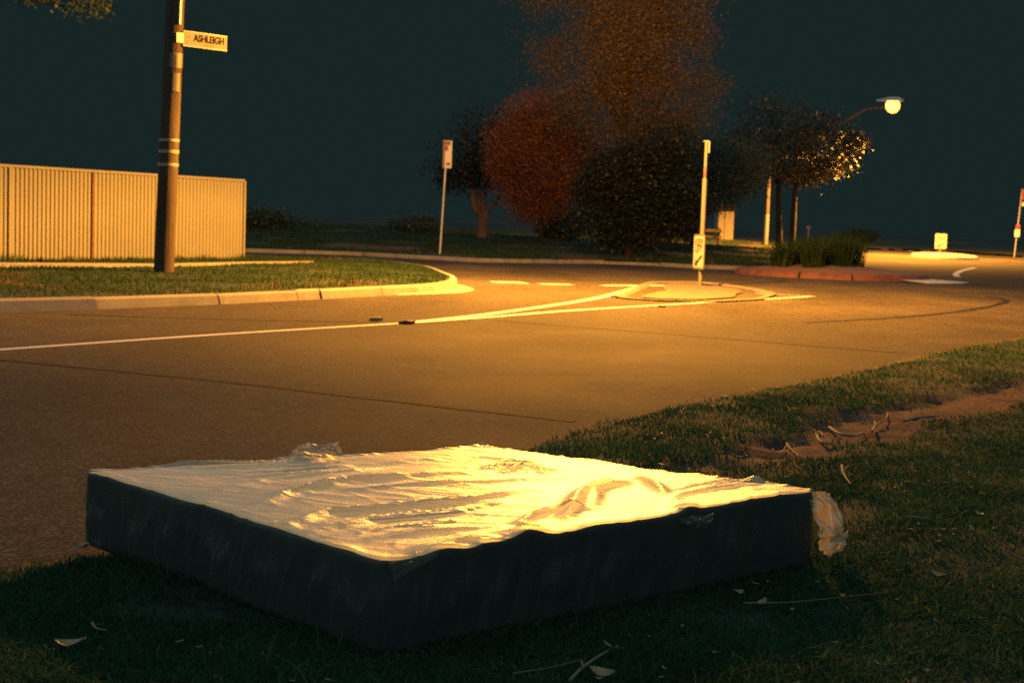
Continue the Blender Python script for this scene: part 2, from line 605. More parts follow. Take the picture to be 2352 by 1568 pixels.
xs = np.r_[np.arange(-5.5, 8.0, 0.07), np.arange(8.0, 30, 0.5)]
ys = np.r_[np.arange(-2, 19.0, 0.07), np.arange(19.0, 42, 0.5)]
verge = grid_mesh('grass_verge_ground', xs, ys, near_z, M_SOIL, keep=lambda X, Y: near_sd(X, Y) > -0.25)
tag(verge, kind='structure')


def set_bare(o, f):
    n = len(o.data.vertices)
    co = np.zeros(n * 3, np.float32)
    o.data.vertices.foreach_get('co', co)
    co = co.reshape(-1, 3)
    a = o.data.attributes.new('bare', 'FLOAT', 'POINT')
    a.data.foreach_set('value', f(co[:, 0], co[:, 1]).astype(np.float32))


set_bare(verge, lambda X, Y: np.maximum(track_m(X, Y), 0.85 * np.clip(1 - np.abs(near_sd(X, Y) - 0.03) / 0.13, 0, 1)))

# ---- far bank beyond the crossing and the two far verges
bank_px = [(560, 579), (820, 587), (1000, 597), (1090, 602), (1200, 604), (1370, 606), (1490, 610), (1600, 617), (1760, 622)]
bank_front = [(-58, 47)] + poly2(bank_px)
bank_edge = bank_front + poly2([(1880, 604), (1985, 581), (1998, 574), (2090, 575.5), (2200, 581), (2352, 592)]) + [(46, 84), (70, 80)]
bank_poly = bank_edge + [(110, 84), (110, 240), (-90, 240), (-90, 47)]


def bank_z(X, Y):
    d = poly_sd(bank_poly, X, Y)
    up = 0.10 + 0.42 * (1 - np.exp(-np.maximum(d, 0) / 11.0))
    z = np.where(d > 0.10, up, np.where(d > 0, 0.10, -0.15))
    return z + rise_np(np.minimum(Y, 180)) + np.where(d > 1, (vnoise(X, Y, 0.5, 9) - 0.5) * 0.10, 0)


def zb(x, y): return float(bank_z(np.array([float(x)]), np.array([float(y)]))[0])


def bank_at(px, py):
    """point on the bank seen at a picture position"""
    d = ray(px, py)
    for k in np.arange(38, 130, 0.1):
        x, y, z = d.x * k / d.y, k, CAM_H + d.z * k / d.y
        if z <= zb(x, y): break
    return Vector((x, y, zb(x, y)))


def on_bank(px, dist):
    p = atd(px, 560, dist)
    return Vector((p.x, dist, zb(p.x, dist)))


bxs = np.r_[-90, -70, -50, np.arange(-40, 50, 0.4), 60, 80, 110]
bys = np.r_[np.arange(42.5, 60, 0.25), np.arange(60, 130, 1.0), 140, 170, 240]
bank = grid_mesh('grass_bank_ground', bxs, bys, bank_z, M_SOIL, sd=lambda X, Y: poly_sd(bank_poly, X, Y), snap=0.13)
tag(bank, kind='structure')
bare_spots = [np.array(poly2(p)) for p in ([(1060, 588), (1200, 592), (1330, 600), (1250, 603), (1110, 600)], [(1640, 573), (1760, 563), (1740, 580), (1650, 585)])]
set_bare(bank, lambda X, Y: np.clip((vnoise(X, Y, 0.5, 21) - 0.62) * 5, 0, 0.8))

# ---- left verge with kerb stones
kerb_px = [(-420, 738), (-200, 727), (0, 718), (227, 711), (510, 699.5), (690, 690), (743, 687), (860, 680), (985, 673)]
kerb_line = [at(*p) for p in kerb_px]
nose = [at(1030, 667), at(1052, 660), at(1052, 651), at(1030, 641), at(985, 624)]
verge_back = [at(900, 612), at(820, 606.5), at(700, 602.5), at(590, 599.0)]
left_outline = kerb_line + nose + verge_back + [Vector((-12.0, 36.6, 0)), Vector((-60, 40.0, 0)), Vector((-60, 6, 0))]
KH = 0.14
left_top = [(p.x, p.y) for p in left_outline]


def inset_poly(P, d):
    P = [Vector((p[0], p[1])) for p in P]
    n = len(P)
    out = []
    A = sum(P[i].x * P[(i + 1) % n].y - P[(i + 1) % n].x * P[i].y for i in range(n))
    sg = 1 if A > 0 else -1
    for i in range(n):
        e1 = (P[i] - P[i - 1]).normalized(); e2 = (P[(i + 1) % n] - P[i]).normalized()
        n1 = Vector((-e1.y, e1.x)) * sg; n2 = Vector((-e2.y, e2.x)) * sg
        b = (n1 + n2)
        b = b / max(0.4, b.dot(n1)) if b.length > 1e-6 else n1
        out.append(P[i] + b * d)
    return out


lt = inset_poly(left_top, 0.15)


def left_z(X, Y):
    d = poly_sd([tuple(p) for p in lt], X, Y)
    return np.where(d > 0, KH - 0.015 + np.clip(d * 0.03, 0, 0.03) + (vnoise(X, Y, 0.9, 12) - 0.5) * 0.03, KH - 0.1)


lxs = np.r_[-60, -40, -25, np.arange(-14, 0.5, 0.12)]
lys = np.r_[6, 10, np.arange(12, 40, 0.12)]
lv = grid_mesh('corner_verge_ground', lxs, lys, left_z, M_SOIL, sd=lambda X, Y: poly_sd([tuple(p) for p in lt], X, Y), snap=0.004, reach=0.2)
tag(lv, kind='structure')
set_bare(lv, lambda X, Y: np.clip((vnoise(X, Y, 0.8, 13) - 0.66) * 4, 0, 0.6))

kerb = empty('kerb', tuple(kerb_line[3]), kind='structure')


def strip_solid(pts, wd, h, side=1, z0=-0.06, bev=0.025, top_in=0.0, curve_n=1):
    """kerb-like solid along a ground polyline; the foot line is the road side"""
    m = MB()
    pts = [Vector((p[0], p[1], p[2] if len(p) > 2 else 0)) for p in pts]
    rings = []
    for i, p in enumerate(pts):
        t = (pts[min(i + 1, len(pts) - 1)] - pts[max(0, i - 1)])
        t.z = 0
        t.normalize()
        nn = Vector((-t.y, t.x, 0)) * side
        rings.append([p + Vector((0, 0, z0)), p + nn * top_in + Vector((0, 0, h - bev)), p + nn * (top_in + bev) + Vector((0, 0, h)),
                      p + nn * wd + Vector((0, 0, h)), p + nn * wd + Vector((0, 0, z0))])
    for r_ in rings: m.v += [tuple(q) for q in r_]
    for i in range(len(rings) - 1):
        for k in range(5):
            q = (k + 1) % 5
            m.f.append((i * 5 + k, i * 5 + q, (i + 1) * 5 + q, (i + 1) * 5 + k))
    m.f.append((0, 1, 2, 3, 4))
    e = (len(rings) - 1) * 5
    m.f.append((e + 4, e + 3, e + 2, e + 1, e))
    return m


def lerp_line(pts, d0, d1, n=4):
    pts = [Vector(p) for p in pts]
    L = [0]
    for a, b in zip(pts, pts[1:]): L.append(L[-1] + (b - a).length)
    out = []
    for k in range(n + 1):
        d = d0 + (d1 - d0) * k / n
        for i in range(len(pts) - 1):
            if d <= L[i + 1] or i == len(pts) - 2:
                out.append(pts[i].lerp(pts[i + 1], (d - L[i]) / (L[i + 1] - L[i])))
                break
    return out


def local_child(m, name, mat, parent, smooth=False):
    b = Vector(parent.location)
    m.v = [tuple(Vector(p) - b) for p in m.v]
    return m.build(name, mat, parent, smooth)


def arclen(pts, k): return sum((Vector(pts[i + 1]) - Vector(pts[i])).length for i in range(k))


breaks = [arclen(kerb_line, k) for k in (0, 1, 2, 3, 4, 5, 6)]
more = []
for i, (a, b) in enumerate(zip(breaks, breaks[1:])):
    off = [0.012, 0.006, 0.0, 0.02, 0.012, 0.018][i]
    seg = lerp_line(kerb_line, a + 0.012, b - 0.012, 3)
    t = (seg[-1] - seg[0]).normalized()
    nn = Vector((-t.y, t.x, 0))
    seg = [p + nn * off for p in seg]
    m = strip_solid(seg, 0.16, KH + [0.0, 0.005, 0.01, 0.0, -0.004, 0.006][i], 1, top_in=0.055)
    local_child(m, 'kerb_stone', M_CONC, kerb)
# curved lighter kerb and the nose apron
curve = kerb_line[6:] + nose + verge_back
smooth_curve = []
for i in range(len(curve) - 1):
    p0, p1, p2, p3 = curve[max(i - 1, 0)], curve[i], curve[i + 1], curve[min(i + 2, len(curve) - 1)]
    for k in range(6):
        u = k / 6
        smooth_curve.append(0.5 * ((2 * p1) + (p2 - p0) * u + (2 * p0 - 5 * p1 + 4 * p2 - p3) * u * u + (3 * p1 - p0 - 3 * p2 + p3) * u ** 3))
smooth_curve.append(curve[-1])
i0 = 0
for brk in (7, 13, 17, 22, 27, 32, 38, 45, len(smooth_curve) - 1):
    brk = min(brk, len(smooth_curve) - 1)
    if brk <= i0: continue
    sg = smooth_curve[i0:brk + 1]
    sg = lerp_line(sg, 0.008, arclen(sg, len(sg) - 1) - 0.008, max(3, len(sg) - 1))
    local_child(strip_solid(sg, 0.17, KH, 1, top_in=0.05), 'kerb_stone', M_CONC, kerb)
    i0 = brk


def sheet(name, pts, z, mat, kind='structure', parent=None):
    m = MB()
    m.add([(p[0], p[1], rise(p[0], p[1]) + z) for p in pts], [tuple(range(len(pts)))])
    o = m.build(name, mat, parent)
    if kind: o['kind'] = kind
    return o


channel = MB()
cs = smooth_curve[8:28]
oin = [Vector(p) for p in cs]
outp = []
for i, p in enumerate(oin):
    t = (oin[min(i + 1, len(oin) - 1)] - oin[max(0, i - 1)]).normalized()
    wdt = 0.34 * math.sin(math.pi * (i + 0.5) / len(oin)) + 0.06
    outp.append(p - Vector((-t.y, t.x, 0)) * wdt)
nn_ = len(oin)
channel.v = [tuple(p + Vector((0, 0, 0.022))) for p in oin] + [tuple(p + Vector((0, 0, 0.005))) for p in outp]
channel.f = [(i, i + 1, nn_ + i + 1, nn_ + i) for i in range(nn_ - 1)]
tag(channel.build('kerb_channel', M_CONC), kind='structure')

# footpath along the fence
fp = [at(-120, 608, KH), at(200, 609.5, KH), at(360, 611, KH), at(560, 606, KH), at(720, 603.6, KH)]
fp2 = [at(720, 605, KH), at(560, 608.6, KH), at(360, 616.5, KH), at(200, 615.5, KH), at(-120, 615, KH)]
pathm = MB()
n5 = len(fp)
allp = fp + fp2[::-1]
pathm.v = [(p.x, p.y, KH + 0.045) for p in fp] + [(p.x, p.y, KH + 0.045) for p in fp2[::-1]] + [(p.x, p.y, KH - 0.08) for p in allp]
pathm.f = [(i, i + 1, n5 + i + 1, n5 + i) for i in range(n5 - 1)] + [(i, i + 1, 2 * n5 + i + 1, 2 * n5 + i) for i in range(n5 - 1)] + [(n5 + i, n5 + i + 1, 3 * n5 + i + 1, 3 * n5 + i) for i in range(n5 - 1)]
tag(pathm.build('footpath', M_CONC2), kind='structure')


# ---- painted lines and tar seams, with one strip drawing an overhead wire's shadow
def catmull(pts, n=8):
    out = []
    for i in range(len(pts) - 1):
        p0, p1, p2, p3 = pts[max(i - 1, 0)], pts[i], pts[i + 1], pts[min(i + 2, len(pts) - 1)]
        for k in range(n):
            u = k / n
            out.append(0.5 * ((2 * p1) + (p2 - p0) * u + (2 * p0 - 5 * p1 + 4 * p2 - p3) * u * u + (3 * p1 - p0 - 3 * p2 + p3) * u ** 3))
    out.append(pts[-1])
    return out


def ribbon(name, px, wd, z, mat, smooth=True, jitter=0.0):
    pts = [at(*p) for p in px]
    if smooth and len(pts) > 2: pts = catmull(pts)
    if jitter:
        pts = catmull([pts[0]] + [a for a in lerp_line(pts, 0, arclen(pts, len(pts) - 1), max(8, int(arclen(pts, len(pts) - 1) * 2)))][1:], 2)
    m = MB()
    for i, p in enumerate(pts):
        t = (pts[min(i + 1, len(pts) - 1)] - pts[max(0, i - 1)])
        t.z = 0
        t.normalize()
        nn = Vector((-t.y, t.x, 0))
        j = random.uniform(-jitter, jitter)
        ww = wd * (1 + (random.uniform(-0.3, 0.3) if jitter else 0)) / 2
        for s_ in (1, -1):
            q = p + nn * (s_ * ww + j)
            m.v.append((q.x, q.y, rise(q.x, q.y) + z))
    m.f = [(2 * i, 2 * i + 1, 2 * i + 3, 2 * i + 2) for i in range(len(pts) - 1)]
    o = m.build(name, mat)
    o['kind'] = 'structure'
    return o


ribbon('centre_line', [(-150, 813), (0, 803.5), (480, 770), (950, 741)], 0.13, 0.004, M_PAINT)
ribbon('island_line', [(945, 740.5), (1080, 727), (1200, 711.5), (1300, 697), (1380, 683), (1440, 667), (1472, 656.5)], 0.16, 0.006, M_PAINT)
ribbon('island_line', [(945, 742.2), (1120, 729.5), (1300, 715), (1500, 702.5), (1700, 691), (1866, 681.5)], 0.14, 0.008, M_PAINT)
ribbon('island_line', [(1735, 675.2), (1800, 678), (1872, 682)], 0.10, 0.010, M_PAINT, False)
ribbon('give_way_dash', [(1384, 656), (1532, 656)], 0.30, 0.004, M_PAINT, False)
ribbon('give_way_dash', [(1240, 652.5), (1314, 654)], 0.34, 0.004, M_PAINT, False)
ribbon('give_way_dash', [(1133, 648), (1206, 649.5)], 0.62, 0.004, M_PAINT, False)
ribbon('far_line', [(2200, 636), (2196, 629), (2212, 621), (2240, 615)], 0.20, 0.005, M_PAINT)
ribbon('far_line', [(2085, 576), (2130, 585), (2170, 594)], 0.22, 0.005, M_PAINT)
ribbon('seam_and_wire_shadow', [(-100, 818), (0, 827), (480, 873), (900, 921), (1320, 968)], 0.075, 0.003, M_SEAM_SHADOW, True, 0.012)  # dark strip painted as the shadow line of an overhead wire
ribbon('seam_and_wire_shadow', [(1140, 736), (1400, 757), (1700, 781), (2080, 812)], 0.06, 0.003, M_SEAM_SHADOW, True, 0.012)
ribbon('seam_and_wire_shadow', [(1850, 741), (2050, 730), (2200, 716), (2290, 700), (2310, 690), (2270, 682)], 0.13, 0.004, M_SEAM_SHADOW, True, 0.012)
ribbon('seam_and_wire_shadow', [(150, 722), (480, 733), (870, 741)], 0.06, 0.003, M_SEAM_SHADOW, True, 0.012)
ribbon('seam_and_wire_shadow', [(560, 586), (800, 593), (1000, 606), (1250, 611)], 0.10, 0.003, M_SEAM_SHADOW, True, 0.01)

# ---- splitter island with low kerb, asphalt infill
isl_px = [(1456, 685), (1531, 651), (1600, 650), (1700, 664), (1738, 675), (1700, 687), (1600, 692), (1500, 689.5)]
isl = [at(*p) for p in isl_px]
isl_c = sum(isl, Vector()) / len(isl)
island = empty('traffic_island', tuple(isl_c), kind='structure')
ic = lerp_line(isl + [isl[0]], 0, arclen(isl + [isl[0]], len(isl)), 60)
mat_island = mat_concrete('island_concrete', (0.105, 0.095, 0.075))
for k in range(5):
    n_ = len(ic) - 1
    a, b = k * n_ // 5, (k + 1) * n_ // 5
    sg = lerp_line(ic[a:b + 1], 0.01, arclen(ic[a:b + 1], b - a) - 0.01, max(4, b - a))
    local_child(strip_solid(sg, 0.40, 0.028, 1, bev=0.02, top_in=0.24), 'kerb_stone', mat_island, island)
inn = [isl_c + (p - isl_c) * (1 - 0.30 / max(0.5, (p - isl_c).length)) for p in ic[:-1]]
mi = MB()
mi.add([(p.x, p.y, 0.022) for p in inn], [tuple(range(len(inn)))])
local_child(mi, 'infill', mat_concrete('island_infill', (0.075, 0.06, 0.045)), island)

# concrete ramp block at the end of the island
mr = MB()
rp = [at(1668, 688), at(1738, 678), at(1772, 680), at(1730, 672), at(1690, 671), at(1660, 680)]

# ---- roundabout: flat apron, red kerb ring, mulch
RB, RR = Vector((9.0, 40.6, 0)), 2.75
rb = empty('roundabout', tuple(RB), kind='structure')
for k in range(12):
    a0, a1 = 2 * math.pi * k / 12 + 0.012, 2 * math.pi * (k + 1) / 12 - 0.012
    arc = [RB + Vector((math.cos(a0 + (a1 - a0) * j / 5) * RR, math.sin(a0 + (a1 - a0) * j / 5) * RR, 0)) for j in range(6)]
    local_child(strip_solid(arc, 0.42, 0.17, 1, bev=0.09, top_in=0.04), 'kerb_stone', M_RED, rb)
md = MB()
NR, NA = 7, 40
md.v.append((RB.x, RB.y, 0.34))
for i in range(1, NR + 1):
    for j in range(NA):
        r_ = (RR - 0.36) * i / NR
        a = 2 * math.pi * j / NA
        md.v.append((RB.x + r_ * math.cos(a), RB.y + r_ * math.sin(a), 0.34 - 0.19 * (i / NR) ** 2 + random.uniform(-0.015, 0.015)))
for j in range(NA): md.f.append((0, 1 + j, 1 + (j + 1) % NA))
for i in range(NR - 1):
    for j in range(NA):
        q = (j + 1) % NA
        md.f.append((1 + i * NA + j, 1 + (i + 1) * NA + j, 1 + (i + 1) * NA + q, 1 + i * NA + q))
local_child(md, 'mulch_bed', M_MULCH, rb)
# pale concrete apron slab on the camera side of the ring
ap = MB()
a0, a1 = R(-62), R(-20)
for j in range(12):
    a = a0 + (a1 - a0) * j / 11
    for r_ in (RR + 0.02, RR + 1.05):
        ap.v.append((RB.x + r_ * math.cos(a), RB.y + r_ * math.sin(a), 0.055 if r_ < RR + 0.5 else 0.012))
ap.f = [(2 * j, 2 * j + 1, 2 * j + 3, 2 * j + 2) for j in range(11)]
local_child(ap, 'apron', mat_concrete('pale_apron', (0.5, 0.48, 0.42)), rb)

# far splitter island
fs = [at(2090, 588), at(2140, 593.5), at(2215, 597), at(2250, 595), at(2200, 587), at(2130, 583)]
fsi = empty('traffic_island', tuple(sum(fs, Vector()) / 6), kind='structure')
fc = catmull(fs + [fs[0]], 4)
local_child(strip_solid(fc, 0.35, 0.13, 1, bev=0.08, top_in=0.03), 'kerb_stone', M_CONC, fsi)
fi = inset_poly([(p.x, p.y) for p in fc[:-1]], 0.3)
mf = MB()
mf.add([(p.x, p.y, 0.11 + rise(p.x, p.y)) for p in fi], [tuple(range(len(fi)))])
local_child(mf, 'infill', M_CONC2, fsi)

# kerb along the far bank
bk = [at(*p) for p in bank_px]
bkr = empty('kerb', tuple(bk[3]), kind='structure')
L_ = arclen(bk, len(bk) - 1)
npc = 10
for k in range(npc):
    sg = lerp_line(bk, L_ * k / npc + 0.01, L_ * (k + 1) / npc - 0.01, 5)
    local_child(strip_solid(sg, 0.16, 0.09 if k == 7 else 0.115, 1, bev=0.02, top_in=0.02), 'kerb_stone', M_CONC, bkr)

# ================================================================== STREET LAMPS
def lamp_light(name, loc, watts, parent, spot=None):
    ld = bpy.data.lights.new(name, 'SPOT' if spot else 'POINT')
    ld.energy = watts
    ld.color = SODIUM
    ld.shadow_soft_size = 0.10
    if spot:
        ld.spot_size = spot
        ld.spot_blend = 0.5
    if not spot:
        # photometric curve of a semi cut-off road lantern, by angle from straight down
        ld.use_nodes = True
        nt = ld.node_tree
        em = nt.nodes['Emission']
        tc = nt.nodes.new('ShaderNodeTexCoord')
        sx = nt.nodes.new('ShaderNodeSeparateXYZ')
        ng = nt.nodes.new('ShaderNodeMath'); ng.operation = 'MULTIPLY'; ng.inputs[1].default_value = -1.0
        rp = nt.nodes.new('ShaderNodeValToRGB')
        e = rp.color_ramp.elements
        while len(e) < 7: e.new(0.5)
        for q, (p_, v_) in zip(e, ((0.0, 0.95), (0.07, 0.70), (0.20, 0.46), (0.27, 0.60), (0.34, 0.50), (0.43, 1.0), (1.0, 1.0))):
            q.position = p_; q.color = (v_, v_, v_, 1)
        nt.links.new(tc.outputs['Normal'], sx.inputs[0])
        nt.links.new(sx.outputs['Z'], ng.inputs[0])
        nt.links.new(ng.outputs[0], rp.inputs[0])
        nt.links.new(rp.outputs[0], em.inputs['Strength'])
    o = bpy.data.objects.new(name, ld)
    C.objects.link(o)
    o.parent = parent
    o.location = Vector(loc) - Vector(parent.location)
    return o


M_LENS = mat_emit('lit_sodium_lens', (1.0, 0.36, 0.04), 6.0)
M_LENS_N = mat_emit('lit_sodium_lens_near', (1.0, 0.62, 0.22), 20.0)


def lamp_head(tip, direction, parent, lens_mat, s=1.0, bowl=0.12):
    """cobra head: housing shell and drop lens; tip is the middle of the lens"""
    d = Vector(direction).normalized()
    loc = Vector(tip) - Vector(parent.location)
    m = MB()
    side = d.cross(Vector((0, 0, 1))).normalized()
    rings = []
    for u, wd, h in ((-0.5, 0.05, 0.05), (-0.3, 0.09, 0.08), (0.0, 0.16, 0.13), (0.28, 0.15, 0.12), (0.42, 0.08, 0.06)):
        c = loc + d * u * s + Vector((0, 0, (0.10 if bowl < 0.2 else 0.22) * s))
        rings.append([c + side * wd * s * math.cos(a) + Vector((0, 0, max(-0.02, math.sin(a)) * h * s)) for a in np.linspace(0, 2 * math.pi, 12, endpoint=False)])
    for r_ in rings: m.v += [tuple(p) for p in r_]
    for i in range(4):
        for k in range(12):
            q = (k + 1) % 12
            m.f.append((i * 12 + k, i * 12 + q, (i + 1) * 12 + q, (i + 1) * 12 + k))
    m.f += [tuple(range(12)), tuple(range(48, 60))]
    m.build('lamp_housing', M_GALV, parent, True)
    g = MB()
    for i in range(5):
        ph = (math.pi / 2 * i / 4) if bowl < 0.2 else -0.75 + (math.pi / 2 + 0.75) * i / 4
        for k in range(14):
            a = 2 * math.pi * k / 14
            p = loc + d * (0.08 * s + (0.24 if bowl < 0.2 else 0.22) * s * math.cos(a) * math.cos(ph)) + side * (0.13 if bowl < 0.2 else 0.2) * s * math.sin(a) * math.cos(ph) + Vector((0, 0, 0.085 * s - bowl * s * math.sin(ph)))
            g.v.append(tuple(p))
    for i in range(4):
        for k in range(14):
            q = (k + 1) % 14
            g.f.append((i * 14 + k, i * 14 + q, (i + 1) * 14 + q, (i + 1) * 14 + k))
    g.build('lamp_lens', lens_mat, parent, True)


# far lamp on its own pole
fl = atd(2045, 250, 74)
flb = atd(1820, 560, 78)
flb.z = rise(flb.x, flb.y)
far_lamp = empty('street_lamp', tuple(flb), label='lit orange sodium street lamp on a bent arm above the far road', cat='street lamp')
pole_top = atd(1831, 345, 78)
m = MB()
m.tube([(0, 0, 0), (0, 0, 3), (pole_top.x - flb.x, pole_top.y - flb.y, pole_top.z - flb.z - 0.4)], [0.13, 0.12, 0.10], 10)
m.build('pole', M_DARKSTEEL, far_lamp, True)
m = MB()
a1_ = atd(1990, 250, 75.2)
m.tube([pole_top - flb + Vector((0, 0, -0.3)), pole_top - flb, atd(1958, 268, 76) - flb, a1_ - flb, atd(2032, 247, 74.2) - flb], [0.05, 0.05, 0.045, 0.04, 0.035], 8)
m.build('outreach_arm', M_RUST, far_lamp, True)
lamp_head(fl, (fl - a1_), far_lamp, M_LENS, 1.75, 0.22)
lamp_light('lamp_light', fl + Vector((0, 0, -0.75)), FAR_W, far_lamp, R(164))

# ================================================================== POWER POLE with the near lamp on a long outreach
PB = at(376, 627.5, KH)
pole = empty('power_pole', tuple(PB), label='tall weathered timber power pole on the grass corner by the cream fence', cat='power pole')
PH = 10.5
LEAN = Vector((0.030, -0.01, 1.0))
m = MB()
m.tube([LEAN * z + Vector((0, 0, -0.1 if z == 0 else 0)) for z in (0, 1.5, 3, 4.5, 6, 8, PH)], [0.175, 0.168, 0.16, 0.153, 0.147, 0.138, 0.124], 24)
m.build('shaft', M_TIMBER, pole, True)


def pole_r(z): return 0.175 - (0.175 - 0.124) * z / PH


def zpix(py):   # height above the pole foot of a picture row at the pole
    p = atd(395, py, PB.y)
    return p.z - PB.z


def band(z, h, name='strap', mat=M_TIN, a0=0, a1=2 * math.pi, off=0.006):
    m = MB()
    n = 24
    full = a1 - a0 > 6.2
    for i in range(n + (0 if full else 1)):
        a = a0 + (a1 - a0) * i / n
        for zz, o_ in ((z - h / 2, 0.0), (z - h / 2, off), (z + h / 2, off), (z + h / 2, 0.0)):
            r_ = pole_r(zz) + o_
            m.v.append((LEAN.x * zz + r_ * math.cos(a), LEAN.y * zz + r_ * math.sin(a), zz))
    cnt = n if full else n
    for i in range(cnt):
        j = (i + 1) % n if full else i + 1
        for k in range(3):
            m.f.append((i * 4 + k, j * 4 + k, j * 4 + k + 1, i * 4 + k + 1))
    return m.build(name, mat, pole, True)


band(zpix(323), 0.045)
band(zpix(349), 0.055)
band(zpix(379), 0.05)
# pale number plate and the narrow strip under it, on the road side of the pole
band(zpix(141), zpix(124) - zpix(158), 'number_plate', M_PALE, R(-95), R(5), 0.008)
band(zpix(191), zpix(170) - zpix(212), 'marker_strip', M_PALE, R(-72), R(-25), 0.012)
for k, ch in enumerate('5207'):
    zz = zpix(133) - k * 0.055
    me_o = text_mesh('plate_digit', ch, 0.07, M_BLACK, pole, 0, 0, 0)
    me_o.location = (LEAN.x * zz + pole_r(zz) * 0.52, LEAN.y * zz - pole_r(zz) * 0.93, zz)
    me_o.rotation_euler = (0, 0, R(30))
m = MB()
m.tube([LEAN * z + Vector((pole_r(z) * 0.75, -pole_r(z) * 0.72, 0)) for z in (4.2, 6, 8, 9.8)], 0.025, 8)
m.build('conduit', M_GALV, pole, True)
m = MB()
m.box((LEAN.x * 9.9, 0, 9.9), (2.2, 0.10, 0.12), R(60))
m.build('cross_arm', M_TIMBER, pole)
# street lamp fixed to the pole: long arm with a tie rod (above the frame)
lamp_l = Vector(LAMP_XYZ) - PB
m = MB()
att = LEAN * 7.0
m.tube([att, att.lerp(lamp_l, 0.3) + Vector((0, 0, 0.35)), att.lerp(lamp_l, 0.75) + Vector((0, 0, 0.45)), lamp_l + Vector((-0.45, 0, 0.14))], [0.05, 0.05, 0.045, 0.04], 10)
m.tube([LEAN * 9.4, att.lerp(lamp_l, 0.72) + Vector((0, 0, 0.46))], 0.014, 6)
m.build('outreach_arm', M_GALV, pole, True)
lamp_head(Vector(LAMP_XYZ), (1, 0.1, 0), pole, M_LENS_N, 1.0)
lamp_light('lamp_light', Vector(LAMP_XYZ) + Vector((0.05, 0, -0.22)), LAMP_W, pole)

# street name sign bracketed to the pole
sc_ = at(376, 627.5, KH)
sx0 = atd(421, 88, PB.y - 0.10)
SGN = empty('street_name_sign', tuple(sx0), R(44), 'pale street name blade lettered ASHLEIGH, bracketed to the timber pole', 'street sign')
SL, SH = 0.86, 0.235
m = MB()
m.box((SL / 2, 0.012, 0), (SL, 0.018, SH))
m.build('blade', M_PALE, SGN)
m = MB()
for z in (SH / 2 + 0.004, -SH / 2 - 0.004): m.box((SL / 2, 0.012, z), (SL, 0.026, 0.008))
m.build('edge_frame', M_GALV, SGN)
m = MB()
m.box((-0.06, 0.012, 0), (0.13, 0.03, 0.16))
m.build('bracket', M_GALV, SGN)
text_mesh('street_name', 'ASHLEIGH', 0.165, M_BLACK, SGN, 0.505, 0.022, -0.001, sx=0.80, bold=0.005)
text_mesh('street_type', 'AVENUE', 0.055, M_BROWN, SGN, 0.505, -0.080, -0.001)
m = MB()
for i in range(8):
    a = R(30 + i * 17)
    m.v += [(0.10 + 0.055 * math.cos(a), -0.001, 0.005 + 0.055 * math.sin(a)), (0.10 + 0.042 * math.cos(a), -0.001, 0.005 + 0.042 * math.sin(a))]
m.f = [(2 * i, 2 * i + 1, 2 * i + 3, 2 * i + 2) for i in range(7)]
m.build('emblem_arc', M_BROWN, SGN)
m = MB()
m.add([(0.05, -0.001, 0.01), (0.10, -0.001, 0.04), (0.15, -0.001, 0.01), (0.10, -0.001, 0.022)], [(0, 1, 2, 3)])
m.build('emblem_roof', M_BROWN, SGN)
m = MB()
m.add([(0.055, -0.001, -0.03), (0.11, -0.001, -0.08), (0.075, -0.001, -0.075)], [(0, 1, 2)])
m.build('emblem_wedge', M_BROWN, SGN)

# ================================================================== FENCE
FA, FB = at(557, 598, KH), at(-6, 601, KH)
fdir = (FB - FA).normalized()
flen = (FB - FA).length
fang = math.atan2(fdir.y, fdir.x)
fence = empty('sheet_fence', tuple(FA), fang, 'cream corrugated sheet steel fence behind the grass corner', 'fence')
FH = 1.80
post_x = [0.0]
tpx = [360, 210, -6, -230]


def pxof(P):
    d = Vector(P) - Vector((0, 0, CAM_H))
    xx, yy, zz = d.x, d.y, d.z
    zc = yy * cp - zz * sp
    yc = yy * sp + zz * cp
    return 1176 + F * (xx * cr + yc * sr) / zc, 784 - F * (-xx * sr + yc * cr) / zc


def fence_s(px_):
    s = np.arange(-1, 16, 0.01)
    v = [abs(pxof(FA + fdir * float(q))[0] - px_) for q in s]
    return float(s[int(np.argmin(v))])


stations = [0.0, fence_s(372), fence_s(210), fence_s(20), fence_s(20) + 2.4, fence_s(20) + 4.8]
pitch_ = 0.105
for a, b in zip(stations, stations[1:]):
    n = max(4, round((b - a - 0.06) / pitch_))
    pw = (b - a - 0.06) / n
    V = []
    z0, z1 = 0.03, FH
    for i in range(n):
        x = a + 0.03 + i * pw
        for u, y in ((0.0, 0.0), (0.30, 0.0), (0.42, 0.026), (0.86, 0.026)):
            V.append((x + u * pw, y))
    V.append((b - 0.03, 0.0))
    m = MB()
    for (x, y) in V: m.v += [(x, y, z0), (x, y, z1)]
    m.f = [(2 * i, 2 * i + 1, 2 * i + 3, 2 * i + 2) for i in range(len(V) - 1)]
    o = m.build('panel', M_FENCE, fence)
    m = MB()
    m.box(((a + b) / 2, 0.012, FH + 0.015), (b - a - 0.004, 0.055, 0.05), 0, 0.008)
    m.build('top_rail', M_FENCE, fence)
for i, s in enumerate(stations):
    m = MB()
    m.box((s, 0.012, FH / 2), (0.056, 0.062, FH))
    o = m.build('post', M_RUST if i == 2 else M_FENCE, fence)
    if i == 2: o['label'] = 'rust brown fence post'
